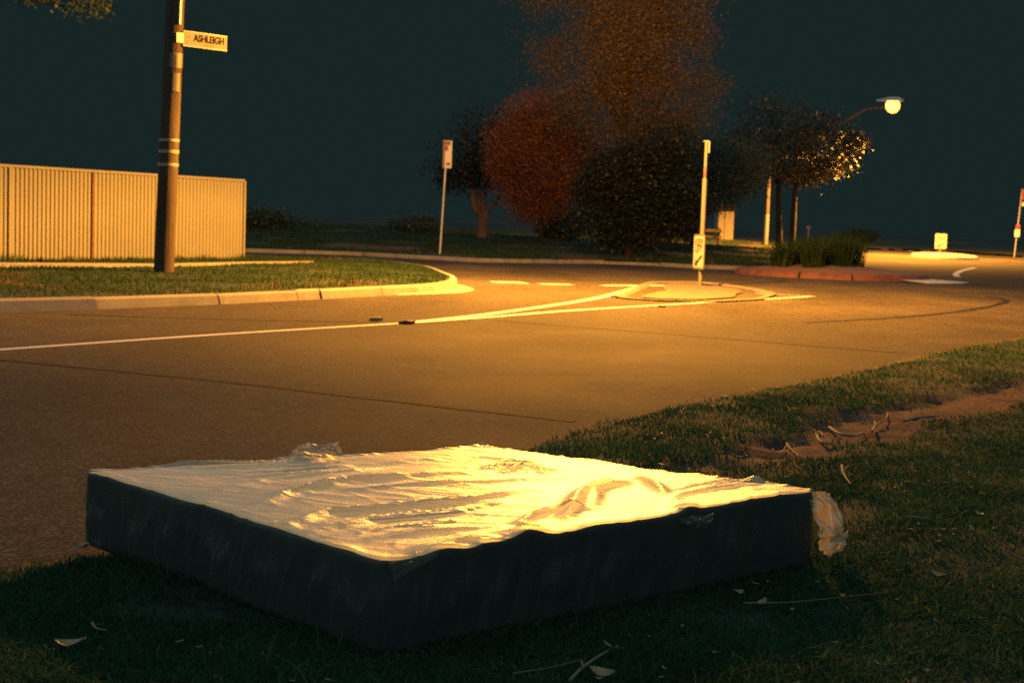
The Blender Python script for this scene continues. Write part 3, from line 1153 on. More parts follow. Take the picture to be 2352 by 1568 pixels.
# the neighbouring fence going away behind the corner post
# ================================================================== SIGNS
def keep_left(name, base, rz, w_, h_, zb_, post_h, post_r, label):
    root = empty(name, tuple(base), rz, label, 'traffic sign')
    m = MB()
    rad = 0.06
    cor = []
    for cx, cz, s0 in ((w_ / 2 - rad, h_ / 2 - rad, 0), (-w_ / 2 + rad, h_ / 2 - rad, 90), (-w_ / 2 + rad, -h_ / 2 + rad, 180), (w_ / 2 - rad, -h_ / 2 + rad, 270)):
        for k in range(5):
            a = R(s0 + k * 22.5)
            cor.append((cx + rad * math.cos(a), cz + rad * math.sin(a)))

    def plate(nm, sc, y0, y1, mat):
        q = MB()
        c = [((x - math.copysign(sc, x)) if True else x, z - math.copysign(sc, z)) for x, z in cor]
        n = len(c)
        q.v = [(x, y0, z + zb_ + h_ / 2) for x, z in c] + [(x, y1, z + zb_ + h_ / 2) for x, z in c]
        q.f = [tuple(range(n)), tuple(range(n, 2 * n))[::-1]] + [(i, (i + 1) % n, n + (i + 1) % n, n + i) for i in range(n)]
        return q.build(nm, mat, root)
    y = -post_r - 0.02
    plate('sign_plate', 0.0, y, y + 0.006, M_SIGNBACK)
    plate('border', 0.012, y - 0.002, y - 0.0005, M_BLACK)
    plate('face', 0.030, y - 0.004, y - 0.0025, M_KLW)
    zc = zb_ + h_ / 2
    text_mesh('lettering', 'KEEP', 0.20 * h_ / 0.75, M_BLACK, root, 0, zc + 0.27 * h_, y - 0.006, bold=0.004)
    text_mesh('lettering', 'LEFT', 0.20 * h_ / 0.75, M_BLACK, root, 0, zc + 0.065 * h_, y - 0.006, bold=0.004)
    # arrow pointing down to the left
    q = MB()
    s = h_ / 0.75
    pts = [(0.17, -0.05), (0.21, -0.10), (-0.06, -0.255), (-0.03, -0.31), (-0.20, -0.29), (-0.12, -0.15), (-0.09, -0.205)]
    q.add([(x * s * w_ / 0.6 / s, y - 0.006, zc + z * s) for x, z in pts], [(0, 1, 2, 6), (2, 3, 4), (2, 4, 6), (6, 4, 5)])
    q.build('arrow', M_BLACK, root)
    q = MB()
    q.tube([(0, 0, -0.1), (0, 0, min(post_h, zb_ + h_ * 1.0))], post_r, 12)
    q.build('post', M_GALVD, root, True)
    for zz in (zb_ + 0.2 * h_, zb_ + 0.8 * h_):
        q = MB()
        q.box((0, -post_r - 0.005, zz), (0.12, 0.02, 0.04))
        q.build('clamp', M_GALV, root)
    return root


kb = at(1608, 655, 0.022)
ks = keep_left('keep_left_sign', kb, R(-75), 0.60, 0.74, 0.34, 3.0, 0.045, 'white KEEP LEFT sign seen edge on, low on the tall post of the nearer island')
m = MB()
m.tube([(0, 0, 0.9), (0, 0, 2.26)], 0.050, 12)
m.tube([(0, 0, 2.26), (0, 0, 3.04)], 0.032, 10)
o = m.build('upper_post', M_GALVD, ks, True)
m = MB()
m.tube([(0, 0, 2.30), (0, 0, 2.50)], 0.036, 10)
m.build('clamp_sleeve', M_RUST, ks, True)
m = MB()
m.box((0.0, 0.0, 3.05), (0.05, 0.11, 0.03))
m.box((0.02, 0.05, 2.93), (0.03, 0.03, 0.24))
m.build('top_bracket', M_SIGNBACK, ks)
kf = at(2159, 584, 0.11)
keep_left('keep_left_sign', kf, R(-8), 0.62, 0.82, 0.28, 1.1, 0.04, 'small white KEEP LEFT sign standing on the far island by the lit road')

# bus stop on the far bank
bb = at(1010, 585, 0.12)
bs = empty('bus_stop_sign', tuple(bb), R(28), 'slim pale bus stop flag sign on a thin post at the bank edge', 'bus stop sign')
m = MB()
m.tube([(0, 0, -0.1), (0.14, 0, 3.55)], 0.036, 10)
m.build('post', M_GALV, bs, True)
m = MB()
m.box((0.14, -0.045, 3.17), (0.30, 0.02, 0.86), 0, 0.004)
m.build('sign_plate', M_WHITE, bs)
m = MB()
m.box((0.02, -0.058, 3.17), (0.055, 0.006, 0.84))
m.box((0.14, -0.058, 3.52), (0.19, 0.006, 0.12))
m.box((0.10, -0.058, 3.36), (0.10, 0.006, 0.16))
m.build('printed_panel', M_BROWN, bs)
m = MB()
m.box((0.17, -0.058, 2.87), (0.12, 0.006, 0.09))
m.build('printed_panel', M_BROWN, bs)

# bus stop sign at the right edge of the frame
rbp = at(2330, 586, 0.12)
rs = empty('road_sign', tuple(rbp), R(-10), 'thin sign post with a red flag plate at the right edge of the far road', 'road sign')
m = MB()
m.tube([(0, 0, -0.1), (0.20, 0, 3.75)], 0.035, 8)
m.build('post', M_GALV, rs, True)
M_SRED = simple('sign_red', (0.36, 0.05, 0.03), 0.5, 0, 0.1)
m = MB(); m.box((0.48, -0.05, 3.45), (0.52, 0.02, 0.62), 0, 0.004); m.build('flag_plate', M_SRED, rs)
m = MB(); m.box((0.48, -0.05, 2.90), (0.52, 0.02, 0.20), 0, 0.004); m.build('route_plate', M_WHITE, rs)
m = MB(); m.box((0.06, -0.07, 1.25), (0.26, 0.06, 0.42), 0, 0.01); m.build('timetable_case', M_WHITE, rs)
m = MB(); m.box((0.08, -0.06, 1.60), (0.22, 0.05, 0.22), 0, 0.01); m.build('notice_plate', M_SRED, rs)

# ================================================================== MATTRESS IN PLASTIC WRAP
N0, R0, F0, L0 = at(885, 1292, 0.0), None, None, None


def lift(px, py, z):
    d = ray(px, py)
    k = (z - CAM_H) / d.z
    return Vector((d.x * k, d.y * k, z))


mN, mR, mF, mL = lift(885, 1291, 0.31), lift(1880, 1132, 0.31), lift(1107, 1031, 0.265), lift(190, 1085, 0.30)
MC = (mN + mR + mF + mL) / 4
MZ0 = 0.055
mattress = empty('mattress', (MC.x, MC.y, MZ0), 0, 'mattress wrapped in crumpled clear plastic lying flat on the grass verge', 'mattress')
eu, ev = (mR - mN).length, (mL - mN).length
NU, NV = 300, 240


def bil(u, v):
    u, v = u[..., None], v[..., None]
    a = np.array
    return (1 - u) * (1 - v) * a(mN) + u * (1 - v) * a(mR) + u * v * a(mF) + (1 - u) * v * a(mL)


def uv_of(px, py, z=0.30):
    p = np.array(lift(px, py, z))
    u, v = 0.5, 0.5
    for _ in range(30):
        q = bil(np.array(u), np.array(v))
        du = (bil(np.array(u + 1e-4), np.array(v)) - q) / 1e-4
        dv = (bil(np.array(u), np.array(v + 1e-4)) - q) / 1e-4
        A = np.array([[du[0], dv[0]], [du[1], dv[1]]])
        s = np.linalg.solve(A, (p - q)[:2])
        u += s[0]; v += s[1]
    return u * eu, v * ev


# folds of the film on the top, as ridge lines surveyed on the mattress: (points, height m, width m)
folds = [
    ([(648, 1222), (760, 1190), (900, 1178), (1060, 1165), (1230, 1140)], 0.020, 0.030),
    ([(560, 1180), (680, 1140), (820, 1118), (980, 1105), (1120, 1098)], 0.014, 0.035),
    ([(700, 1240), (860, 1205), (1010, 1195), (1160, 1165)], 0.014, 0.026),
    ([(480, 1150), (600, 1110), (760, 1090), (900, 1075)], 0.008, 0.04),
    ([(300, 1090), (520, 1085), (800, 1062), (1000, 1052)], 0.007, 0.035),
    ([(230, 1072), (420, 1066), (640, 1062), (820, 1058)], 0.010, 0.030),
    ([(1310, 1205), (1330, 1160), (1365, 1130), (1440, 1110)], 0.026, 0.030),
    ([(1365, 1180), (1375, 1145), (1400, 1120)], 0.012, 0.022),
    ([(1475, 1095), (1500, 1120), (1540, 1150)], 0.020, 0.026),
    ([(1550, 1160), (1640, 1130), (1760, 1115), (1850, 1130)], 0.016, 0.022),
    
    ([(1190, 1215), (1260, 1190), (1350, 1185)], 0.018, 0.022),
    ([(1120, 1080), (1190, 1065), (1270, 1085)], 0.016, 0.018),
    ([(1150, 1100), (1220, 1075), (1250, 1095)], 0.012, 0.014),
    ([(820, 1140), (950, 1128), (1100, 1122), (1300, 1105)], 0.010, 0.022),
    ([(860, 1250), (1000, 1232), (1150, 1220)], 0.010, 0.022),
    ([(960, 1270), (1060, 1255), (1150, 1248)], 0.008, 0.016),
    ([(900, 1060), (1100, 1045), (1250, 1060)], 0.008, 0.03),
]
fr_ = random.Random(5)
for i in range(24):                          # thin tension creases between the surveyed folds
    a_, b_ = fr_.choice([(0, 1), (1, 3), (0, 2), (3, 4), (4, 5), (1, 14), (0, 14), (2, 15), (15, 14), (9, 11), (16, 15), (2, 11)])
    pa, pb = folds[a_][0], folds[b_][0]
    k_ = fr_.uniform(-0.25, 1.25)
    n_ = 4
    ln = []
    t0_ = fr_.uniform(0, 0.4); t1_ = fr_.uniform(0.6, 1.0)
    for j in range(n_):
        q_ = t0_ + (t1_ - t0_) * j / (n_ - 1)
        def pt(P, q):
            f = q * (len(P) - 1); i0 = min(int(f), len(P) - 2); f -= i0
            return P[i0][0] * (1 - f) + P[i0 + 1][0] * f, P[i0][1] * (1 - f) + P[i0 + 1][1] * f
        A_, B_ = pt(pa, q_), pt(pb, q_)
        ln.append((A_[0] + (B_[0] - A_[0]) * k_, A_[1] + (B_[1] - A_[1]) * k_))
    folds.append((ln, fr_.uniform(0.003, 0.008), fr_.uniform(0.007, 0.014)))
gu, gv = np.meshgrid(np.linspace(0, 1, NU), np.linspace(0, 1, NV), indexing='ij')
SU, SV = gu * eu, gv * ev


def seg_ridge(A, B, pts, hgt, wid):
    best = np.full(A.shape, 1e9)
    tt = np.zeros(A.shape)
    P = [np.array(uv_of(*p)) for p in pts]
    n = len(P) - 1
    for i in range(n):
        e = P[i + 1] - P[i]
        t = np.clip(((A - P[i][0]) * e[0] + (B - P[i][1]) * e[1]) / (e @ e), 0, 1)
        d = np.hypot(A - P[i][0] - t * e[0], B - P[i][1] - t * e[1])
        m_ = d < best
        tt = np.where(m_, (i + t) / n, tt)
        best = np.minimum(best, d)
    prof = np.exp(-(best / wid) ** 2) + 0.5 * np.exp(-np.abs(best) / (wid * 0.4)) * 0.35
    return hgt * prof * np.sin(np.pi * np.clip(tt * 0.92 + 0.04, 0, 1)) ** 0.6


def ridged(A, B, s, seed):
    return 1 - np.abs(2 * vnoise(A, B, s, seed) - 1)


def wrinkle(A, B):
    wob = (vnoise(A, B, 5, 40) - 0.5) * 0.02
    h = sum(seg_ridge(A + wob, B - wob, *f) for f in folds)
    # fine tension lines running between the long sides
    a = A * 0.55 - B * 0.83
    b = A * 0.83 + B * 0.55
    wv = b + 0.10 * (vnoise(A, B, 2.2, 41) - 0.5)
    h = h + 0.0022 * (ridged(wv * 1.0, a * 0.12, 15, 42) ** 3) * vnoise(A, B, 3, 43) * 1.6
    h = h + 0.0018 * (ridged(wv, a * 0.2, 34, 44) ** 3) * vnoise(A, B, 4, 45)
    h = h + 0.0030 * (ridged(A + 0.02 * vnoise(A, B, 9, 46), B, 9, 47) ** 4) * vnoise(A, B, 2.5, 48)
    cx, cy = uv_of(1195, 1080)
    cru = np.exp(-(((A - cx) / 0.14) ** 2 + ((B - cy) / 0.13) ** 2))
    h = h + cru * 0.013 * ridged(A, B, 26, 49) ** 2
    return h


def sag(A, B):
    u, v = A / eu, B / ev
    return 0.012 * np.sin(np.pi * u) * np.sin(np.pi * v) - 0.02 * np.exp(-((u - 0.93) / 0.25) ** 2) * np.sin(np.pi * v) ** 0.5 * 0.5 + 0.026 * (vnoise(A, B, 2.1, 71) - 0.5)


WR = wrinkle(SU, SV)
# loose bunched film along the near edge (u axis, v=0) lifts in places
edge_bumps = [(uv_of(1215, 1245)[0], 0.07, 0.035), (uv_of(1130, 1262)[0], 0.05, 0.012), (uv_of(1000, 1275)[0], 0.06, 0.018), (uv_of(1400, 1222)[0], 0.08, 0.010),
              (uv_of(1590, 1185)[0], 0.05, 0.02)]
EB = sum(h * np.exp(-((SU - a) / wd) ** 2) * np.exp(-(SV / 0.07) ** 2) for a, wd, h in edge_bumps)
ed_ = np.minimum(np.minimum(SU, eu - SU), np.minimum(SV, ev - SV))
EB = EB + np.exp(-(ed_ / 0.045) ** 2) * (0.010 * (vnoise(SU, SV, 6, 66) - 0.35) + 0.005 * (ridged(SU, SV, 13, 67) ** 2 - 0.3)) * (ed_ < 0.2)
EB = EB + 0.028 * np.exp(-((SU - uv_of(735, 1052)[0]) / 0.10) ** 2 - ((SV - ev) / 0.05) ** 2) * (0.4 + 0.6 * ridged(SU, SV, 22, 50))


def build_block(name, mat, grow, wr_amt, side_rip, parent, side_mat=None, zbot=0.0):
    """rounded slab: top grid plus side rings; grow pushes it outwards (film over core)"""
    rad = 0.045
    ins = 0.007
    A = ins + SU * (eu - 2 * ins) / eu
    B = ins + SV * (ev - 2 * ins) / ev

    def rounded(A, B):
        x = np.minimum(A, eu - A); y = np.minimum(B, ev - B)
        px_, py_ = np.clip((rad - x) / rad, 0, 1), np.clip((rad - y) / rad, 0, 1)
        L = np.hypot(px_, py_); mx = np.maximum(px_, py_)
        k = np.where((L > 1e-6) & (px_ > 0) & (py_ > 0), mx / np.maximum(L, 1e-6), 1)
        nx, ny = px_ * k * rad, py_ * k * rad
        sx = np.where(A < eu / 2, 1, -1); sy = np.where(B < ev / 2, 1, -1)
        A2 = np.where(px_ > 0, np.where(sx > 0, rad - nx, eu - rad + nx), A)
        B2 = np.where(py_ > 0, np.where(sy > 0, rad - ny, ev - rad + ny), B)
        return A2, B2
    A2, B2 = rounded(A, B)
    P = bil(A2 / eu, B2 / ev)
    P[..., 2] += wr_amt * WR + sag(SU, SV) + EB * (1.0 if grow > 0 else 0.7) + grow
    idx = np.arange(NU * NV).reshape(NU, NV)
    V = [P.reshape(-1, 3)]
    UVs = [np.c_[A2.ravel(), B2.ravel()]]
    Fq = np.c_[idx[:-1, :-1].ravel(), idx[1:, :-1].ravel(), idx[1:, 1:].ravel(), idx[:-1, 1:].ravel()]
    loop = np.r_[idx[:-1, 0], idx[-1, :-1], idx[::-1, -1][:-1], idx[0, ::-1][:-1]]
    lp = P.reshape(-1, 3)[loop]
    lu = UVs[0][loop]
    cen = P.reshape(-1, 3).mean(0)
    # outward direction in plan from the rounded outline
    nxt, prv = np.roll(lp, -1, 0), np.roll(lp, 1, 0)
    tg = (nxt - prv)[:, :2]
    tg /= np.maximum(np.linalg.norm(tg, axis=1, keepdims=True), 1e-9)
    on = np.c_[tg[:, 1], -tg[:, 0]]
    for _ in range(6): on = (np.roll(on, 1, 0) + on * 2 + np.roll(on, -1, 0)); on /= np.linalg.norm(on, axis=1, keepdims=True)
    if ((lp[:, :2] - cen[:2]) * on).sum() < 0: on = -on
    s = np.r_[0, np.cumsum(np.linalg.norm(np.roll(lp, -1, 0) - lp, axis=1))[:-1]]
    n = len(loop)
    prev = loop
    base = NU * NV
    top = lp[:, 2]
    prof = [(0.4, 0.004), (0.8, 0.010), (0.97, 0.022)] + [(1.0 + 0.35 * math.sin(math.pi * k / 11), 0.032 + (1 - 0.032) * k / 11) for k in range(1, 11)] + [(0.9, 0.985), (0.5, 1.0)]
    for ri, (o_, dn) in enumerate(prof):
        if dn < 0.04 and ri < 3:
            z = top - dn * 0.9
        else:
            z = top - 0.03 + (zbot + MZ0 - (top - 0.03)) * dn
        off = ins * o_ + grow + ((vnoise(s, s * 0, 7, 65) - 0.5) * 0.016 * min(1, 0.3 + dn * 40) if side_rip else 0)
        if side_rip:
            k = min(1, dn * 3)
            rip = side_rip * k * (0.40 * (ridged(s + 0.10 * dn, s * 0 + dn * 0.05, 52, 63) ** 3 - 0.3) + (ridged(s, s * 0 + dn * 0.10, 11, 60) ** 2 - 0.4) + 0.7 * (ridged(s + 0.06 * dn, s * 0 + dn * 0.06, 23, 61) ** 3 - 0.3) + 0.6 * (vnoise(s, s * 0 + dn * 0.3, 5, 62) - 0.5))
            off = off + rip
        ring = np.c_[lp[:, 0] + on[:, 0] * off, lp[:, 1] + on[:, 1] * off, z]
        V.append(ring)
        UVs.append(np.c_[lu[:, 0] + on[:, 0] * 0.0 + 0.0, lu[:, 1]] + np.array([0, 0]) + np.c_[np.zeros(n), np.full(n, 0)] + np.c_[on[:, 0], on[:, 1]] * dn * 0.28)
        cur = base + np.arange(n)
        Fq = np.r_[Fq, np.c_[prev, cur, np.roll(cur, -1), np.roll(prev, -1)]]
        base += n
        prev = cur
    V = np.concatenate(V)
    V = V - np.array(mattress.location)
    o = mesh_np(name, V, Fq, mat, parent, smooth=True)
    U = np.concatenate(UVs)
    uvl = o.data.uv_layers.new(name='UVMap')
    uvl.data.foreach_set('uv', U[Fq.ravel()].astype(np.float32).ravel())
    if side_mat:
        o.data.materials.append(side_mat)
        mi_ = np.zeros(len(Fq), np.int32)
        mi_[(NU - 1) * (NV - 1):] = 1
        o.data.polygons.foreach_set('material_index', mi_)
    return o


t = NT('mattress_ticking')
v = t.coord((1, 1, 1), 'UV')
q1 = t.noise(v, 7, 4, 0.5)
t.set(Base_Color=t.ramp(q1, [(0.3, (0.78, 0.68, 0.36)), (0.7, (0.86, 0.76, 0.44))]), Roughness=0.5, Specular_IOR_Level=0.7)
t.bump(t.noise(v, 160, 2), 0.2, 0.003)
M_TICK = t.m
t = NT('mattress_shaded_sides')
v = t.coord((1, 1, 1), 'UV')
t.set(Base_Color=t.ramp(t.noise(v, 9, 4), [(0.3, (0.010, 0.018, 0.017)), (0.7, (0.020, 0.032, 0.030))]), Roughness=0.7)  # near-black sides: shade of the unlit faces put into the colour
M_SIDE_SHADE = t.m
core = build_block('mattress_core', M_TICK, 0.0, 0.16, 0.0, mattress, M_SIDE_SHADE)
film = build_block('plastic_wrap', M_FILM, 0.006, 1.1, 0.017, mattress, M_FILM_SHADE)


def crumple(name, corners, nu, nv, amp, seed, parent, mat=M_FILM2, bulge=(0, 0, 0)):
    """loose piece of film between four world corners, crumpled"""
    r = np.random.default_rng(seed)
    a, b, c, d = [np.array(p) for p in corners]
    U, Vv = np.meshgrid(np.linspace(0, 1, nu), np.linspace(0, 1, nv), indexing='ij')
    P = ((1 - U) * (1 - Vv))[..., None] * a + (U * (1 - Vv))[..., None] * b + (U * Vv)[..., None] * c + ((1 - U) * Vv)[..., None] * d
    P = P + (np.sin(np.pi * U) * np.sin(np.pi * Vv))[..., None] * np.array(bulge)
    nrm = np.cross(b - a, d - a); nrm = nrm / np.linalg.norm(nrm)
    h = amp * (ridged(U * 1.0, Vv, 5.3, seed) - 0.5) + 0.6 * amp * (ridged(U, Vv, 11, seed + 1) - 0.5)
    P = P + h[..., None] * nrm + amp * 0.5 * np.stack([vnoise(U, Vv, 6, seed + 2) - 0.5, vnoise(U, Vv, 6, seed + 3) - 0.5, vnoise(U, Vv, 6, seed + 4) - 0.5], -1)
    idx = np.arange(nu * nv).reshape(nu, nv)
    Fq = np.c_[idx[:-1, :-1].ravel(), idx[1:, :-1].ravel(), idx[1:, 1:].ravel(), idx[:-1, 1:].ravel()]
    o = mesh_np(name, P.reshape(-1, 3) - np.array(mattress.location), Fq, mat, parent, True)
    uvl = o.data.uv_layers.new(name='UVMap')
    uvl.data.foreach_set('uv', (np.c_[U.ravel(), Vv.ravel()] * 0.3 + seed)[Fq.ravel()].astype(np.float32).ravel())
    return o


dR = (mR - mN).normalized()
dL = (mL - mN).normalized()
Z = Vector((0, 0, 1))
# bag of film hanging off the right corner, with its strip of tape
rc = mR.copy()
out = (dR - dL).normalized()
crumple('film_corner', [rc + Z * 0.012 - dR * 0.05, rc + out * 0.02 + dR * 0.045 + Z * 0.0, rc + dR * 0.055 + out * 0.02 - Z * 0.235, rc - dR * 0.06 + out * 0.06 - Z * 0.19], 26, 30, 0.022, 70, mattress, bulge=tuple(out * 0.07 + Z * 0.0))
crumple('film_corner', [rc - dR * 0.06 + out * 0.045 - Z * 0.12, rc + dR * 0.03 + out * 0.06 - Z * 0.10, rc + dR * 0.05 + out * 0.05 - Z * 0.21, rc - dR * 0.05 + out * 0.075 - Z * 0.21], 18, 18, 0.03, 75, mattress, bulge=tuple(out * 0.05))
t = NT('packing_tape')
t.set(Base_Color=(0.62, 0.55, 0.42), Roughness=0.35)
tp = MB()
tc = [rc + out * 0.075 - dR * 0.045 - Z * 0.145, rc + out * 0.095 - Z * 0.142, rc + out * 0.075 + dR * 0.05 - Z * 0.140, rc + out * 0.06 + dR * 0.085 - Z * 0.138]
for p in tc: tp.v += [tuple(p - Vector(mattress.location)), tuple(p - Vector(mattress.location) - Z * 0.022), ]
tp.f = [(2 * i, 2 * i + 1, 2 * i + 3, 2 * i + 2) for i in range(3)]
tape = tp.build('tape_strip', M_FILM2, mattress)
sol = tape.modifiers.new('thick', 'SOLIDIFY'); sol.thickness = 0.002
# lifted film at the far corner, the crumpled bit on the far edge and the torn edge bits on the near side
crumple('film_flap', [mF + Z * 0.03, mF - dL * 0.02 + dR * 0.10 * 0 - dR * 0.12 + Z * 0.004, mF - dR * 0.10 - dL * 0.10 + Z * 0.006, mF - dL * 0.14 + Z * 0.006], 12, 12, 0.006, 80, mattress)
fe = lift(735, 1052, 0.30)
crumple('film_flap', [fe - dR * 0.13 + Z * 0.0, fe + dR * 0.12 - Z * 0.004, fe + dR * 0.09 + dL * 0.03 + Z * 0.045, fe - dR * 0.09 + dL * 0.03 + Z * 0.055], 24, 12, 0.03, 84, mattress)
nf = lift(950, 1290, 0.30)
crumple('film_flap', [lift(905, 1335, 0.27), lift(1010, 1272, 0.317), lift(960, 1262, 0.325), lift(890, 1290, 0.312)], 16, 16, 0.012, 88, mattress, M_FILM_SHADE)
crumple('film_flap', [lift(1555, 1190, 0.305), lift(1640, 1175, 0.312), lift(1632, 1205, 0.285), lift(1585, 1206, 0.285)], 14, 14, 0.02, 92, mattress, M_FILM_SHADE, bulge=tuple(-dL * 0.03))


# ================================================================== GRASS
def blades(name, P, hgt, wid, mat, seed, segs=2, lean=0.6):
    """bent blades as triangle pairs at points P (n,3)"""
    r = np.random.default_rng(seed)
    n = len(P)
    h = hgt * r.uniform(0.5, 1.25, n)
    a = r.uniform(0, 2 * np.pi, n)
    ln = r.uniform(0.1, lean, n) * h
    d = np.c_[np.cos(a), np.sin(a)]
    b = r.uniform(0, 2 * np.pi, n)
    s = np.c_[np.cos(b), np.sin(b)] * (wid * r.uniform(0.6, 1.3, n))[:, None]
    p0 = P.copy(); p0[:, :2] -= s; p1 = P.copy(); p1[:, :2] += s
    if segs == 1:
        tip = P.copy(); tip[:, :2] += d * ln[:, None]; tip[:, 2] += h
        V = np.stack([p0, p1, tip], 1).reshape(-1, 3)
        Fc = np.arange(3 * n).reshape(n, 3)
        return mesh_np(name, V, Fc, mat)
    mid = P.copy(); mid[:, :2] += d * (ln * 0.35)[:, None]; mid[:, 2] += h * 0.62
    m0 = mid.copy(); m0[:, :2] -= s * 0.75; m1 = mid.copy(); m1[:, :2] += s * 0.75
    tip = P.copy(); tip[:, :2] += d * (ln * 1.25)[:, None]; tip[:, 2] += h * 0.93
    V = np.stack([p0, p1, m0, m1, tip], 1).reshape(-1, 3)
    k = np.arange(n)[:, None] * 5
    Fc = np.concatenate([k + np.array([0, 1, 3]), k + np.array([0, 3, 2]), k + np.array([2, 3, 4])], 0)
    return mesh_np(name, V, Fc, mat)


def in_mattress(X, Y):
    return poly_sd([(p.x, p.y) for p in (mN, mR, mF, mL)], X, Y) > 0.03


def sample_view(n, ymin, ymax, r, power=1.6):
    """points in the widening view wedge, denser near the camera"""
    u = r.random(n)
    y = (ymin ** (1 - power) + u * (ymax ** (1 - power) - ymin ** (1 - power))) ** (1 / (1 - power))
    x = r.uniform(-0.42, 0.46, n) * y
    return x, y


X, Y = sample_view(520000, 2.9, 20, rng, 1.15)
d = near_sd(X, Y)
tm = track_m(X, Y)
den = np.clip(0.55 + 1.1 * (vnoise(X, Y, 2.2, 30) - 0.4) + 0.6 * (vnoise(X, Y, 8, 31) - 0.5), 0.06, 1)
k = (d > 0.07) & (rng.random(len(X)) < den * (1 - 0.97 * tm) * np.clip(d / 0.35, 0.25, 1)) & ~in_mattress(X, Y)
X, Y, d = X[k], Y[k], d[k]
P = np.c_[X, Y, near_z(X, Y) - 0.004]
hm = 0.6 + 0.8 * vnoise(X, Y, 3, 32)
lawn = blades('lawn_grass', P, 0.029 * hm, 0.0018 + 0.00018 * Y, M_GRASS, 5, 2, 1.3)
tag(lawn, 'short dark lawn grass growing over the near verge round the mattress', 'grass', kind='stuff')

# taller stray blades and weeds standing out of the short lawn
X, Y = sample_view(9000, 2.9, 16, rng, 1.2)
k = (near_sd(X, Y) > 0.12) & ~in_mattress(X, Y) & (track_m(X, Y) < 0.3) & (rng.random(len(X)) < np.clip(2.2 * (vnoise(X, Y, 1.9, 39) - 0.42), 0.05, 1))
X, Y = X[k], Y[k]
lw = blades('lawn_weeds', np.c_[X, Y, near_z(X, Y) - 0.004], 0.075, 0.0026, M_GRASS, 15, 2, 1.2)
tag(lw, 'longer stray blades and weeds standing out of the short lawn', 'weeds', kind='stuff')

# left corner verge
n = 110000
X, Y = rng.uniform(-13, 0, n), rng.uniform(13, 37.2, n)
d = poly_sd([tuple(p) for p in lt], X, Y)
ps = poly_sd([(p.x, p.y) for p in allp[:n5] + allp[n5:][::-1]], X, Y)
k = (d > 0.05) & (ps < -0.03) & (rng.random(n) < np.clip(0.5 + vnoise(X, Y, 1.4, 33), 0, 1)) & (X > -0.42 * Y)
X, Y = X[k], Y[k]
cg = blades('verge_grass', np.c_[X, Y, left_z(X, Y)], 0.055 * (0.6 + 0.8 * vnoise(X, Y, 1.5, 34)), 0.006, M_GRASS2, 6, 1)
tag(cg, 'short lit grass on the kerbed corner round the power pole', 'grass', kind='stuff')
# longer tufts along the fence foot
s = rng.uniform(0, stations[-1], 2600)
off = rng.uniform(-0.22, 0.02, 2600)
nf_ = Vector((-fdir.y, fdir.x, 0))
if nf_.y > 0: nf_ = -nf_
X = FA.x + fdir.x * s + nf_.x * -off
Y = FA.y + fdir.y * s + nf_.y * -off
ft = blades('fence_grass', np.c_[X, Y, left_z(X, Y)], 0.12 * (0.5 + vnoise(X, Y, 2, 35)), 0.007, M_GRASS2, 7, 1)
tag(ft, 'longer dark grass tufts along the foot of the cream fence', 'grass', kind='stuff')
# far bank
n = 120000
u = rng.random(n)
Y = 43 + 40 * u ** 1.5
X = rng.uniform(-0.36, 0.33, n) * Y
d = poly_sd(bank_poly, X, Y)
bare = np.clip((vnoise(X, Y, 0.5, 21) - 0.62) * 5, 0, 0.9)
k = (d > 0.2) & (rng.random(n) > bare) & (vnoise(X, Y, 0.8, 36) > 0.25)
X, Y = X[k], Y[k]
bg_ = blades('bank_grass', np.c_[X, Y, bank_z(X, Y)], 0.09 * (0.5 + vnoise(X, Y, 0.7, 37)), 0.016, M_GRASS2, 8, 1)
tag(bg_, 'rough grass on the far bank under the trees', 'grass', kind='stuff')

# ================================================================== STRAPPY PLANTS ON THE ROUNDABOUT
strap_lab = ['tall strappy plant at the left end of the roundabout clump', 'strappy plant second from the left on the roundabout', 'strappy plant with pale seed head on the roundabout mulch',
             'dense strappy plant in the middle of the roundabout clump', 'strappy plant right of the middle of the roundabout clump', 'tall strappy plant near the right end of the roundabout',
             'rightmost strappy plant of the roundabout clump', 'low strappy plant at the front of the roundabout mulch']
for i, (px_, yy, hh) in enumerate([(1795, 40.2, 0.75), (1822, 40.9, 0.85), (1850, 41.4, 0.85), (1878, 40.3, 0.92), (1905, 41.1, 0.98), (1932, 40.1, 0.98), (1958, 40.6, 0.95), (1868, 39.6, 0.8)]):
    p = atd(px_, 610, yy)
    q = empty('strappy_plant', (p.x, p.y, 0.27), 0, strap_lab[i], 'plant', 'strappy plants on the roundabout')
    nb = 420
    r = np.random.default_rng(100 + i)
    a = r.uniform(0, 2 * np.pi, nb); rr = 0.30 * np.sqrt(r.random(nb))
    P = np.c_[rr * np.cos(a), rr * np.sin(a), np.full(nb, -0.05)]
    o = blades('leaves', P, hh, 0.008, M_STRAP, 200 + i, 2, 0.55)
    o.parent = q
    if i == 2:
        m = MB()
        m.tube([(0.0, -0.1, 0), (0.02, -0.1, 1.1)], 0.008, 5)
        for kk in range(6): m.box((0.02 + random.uniform(-.04, .04), -0.1, 1.1 + random.uniform(-.03, .05)), (0.03, 0.03, 0.04))
        m.build('seed_head', M_TWIG, q)


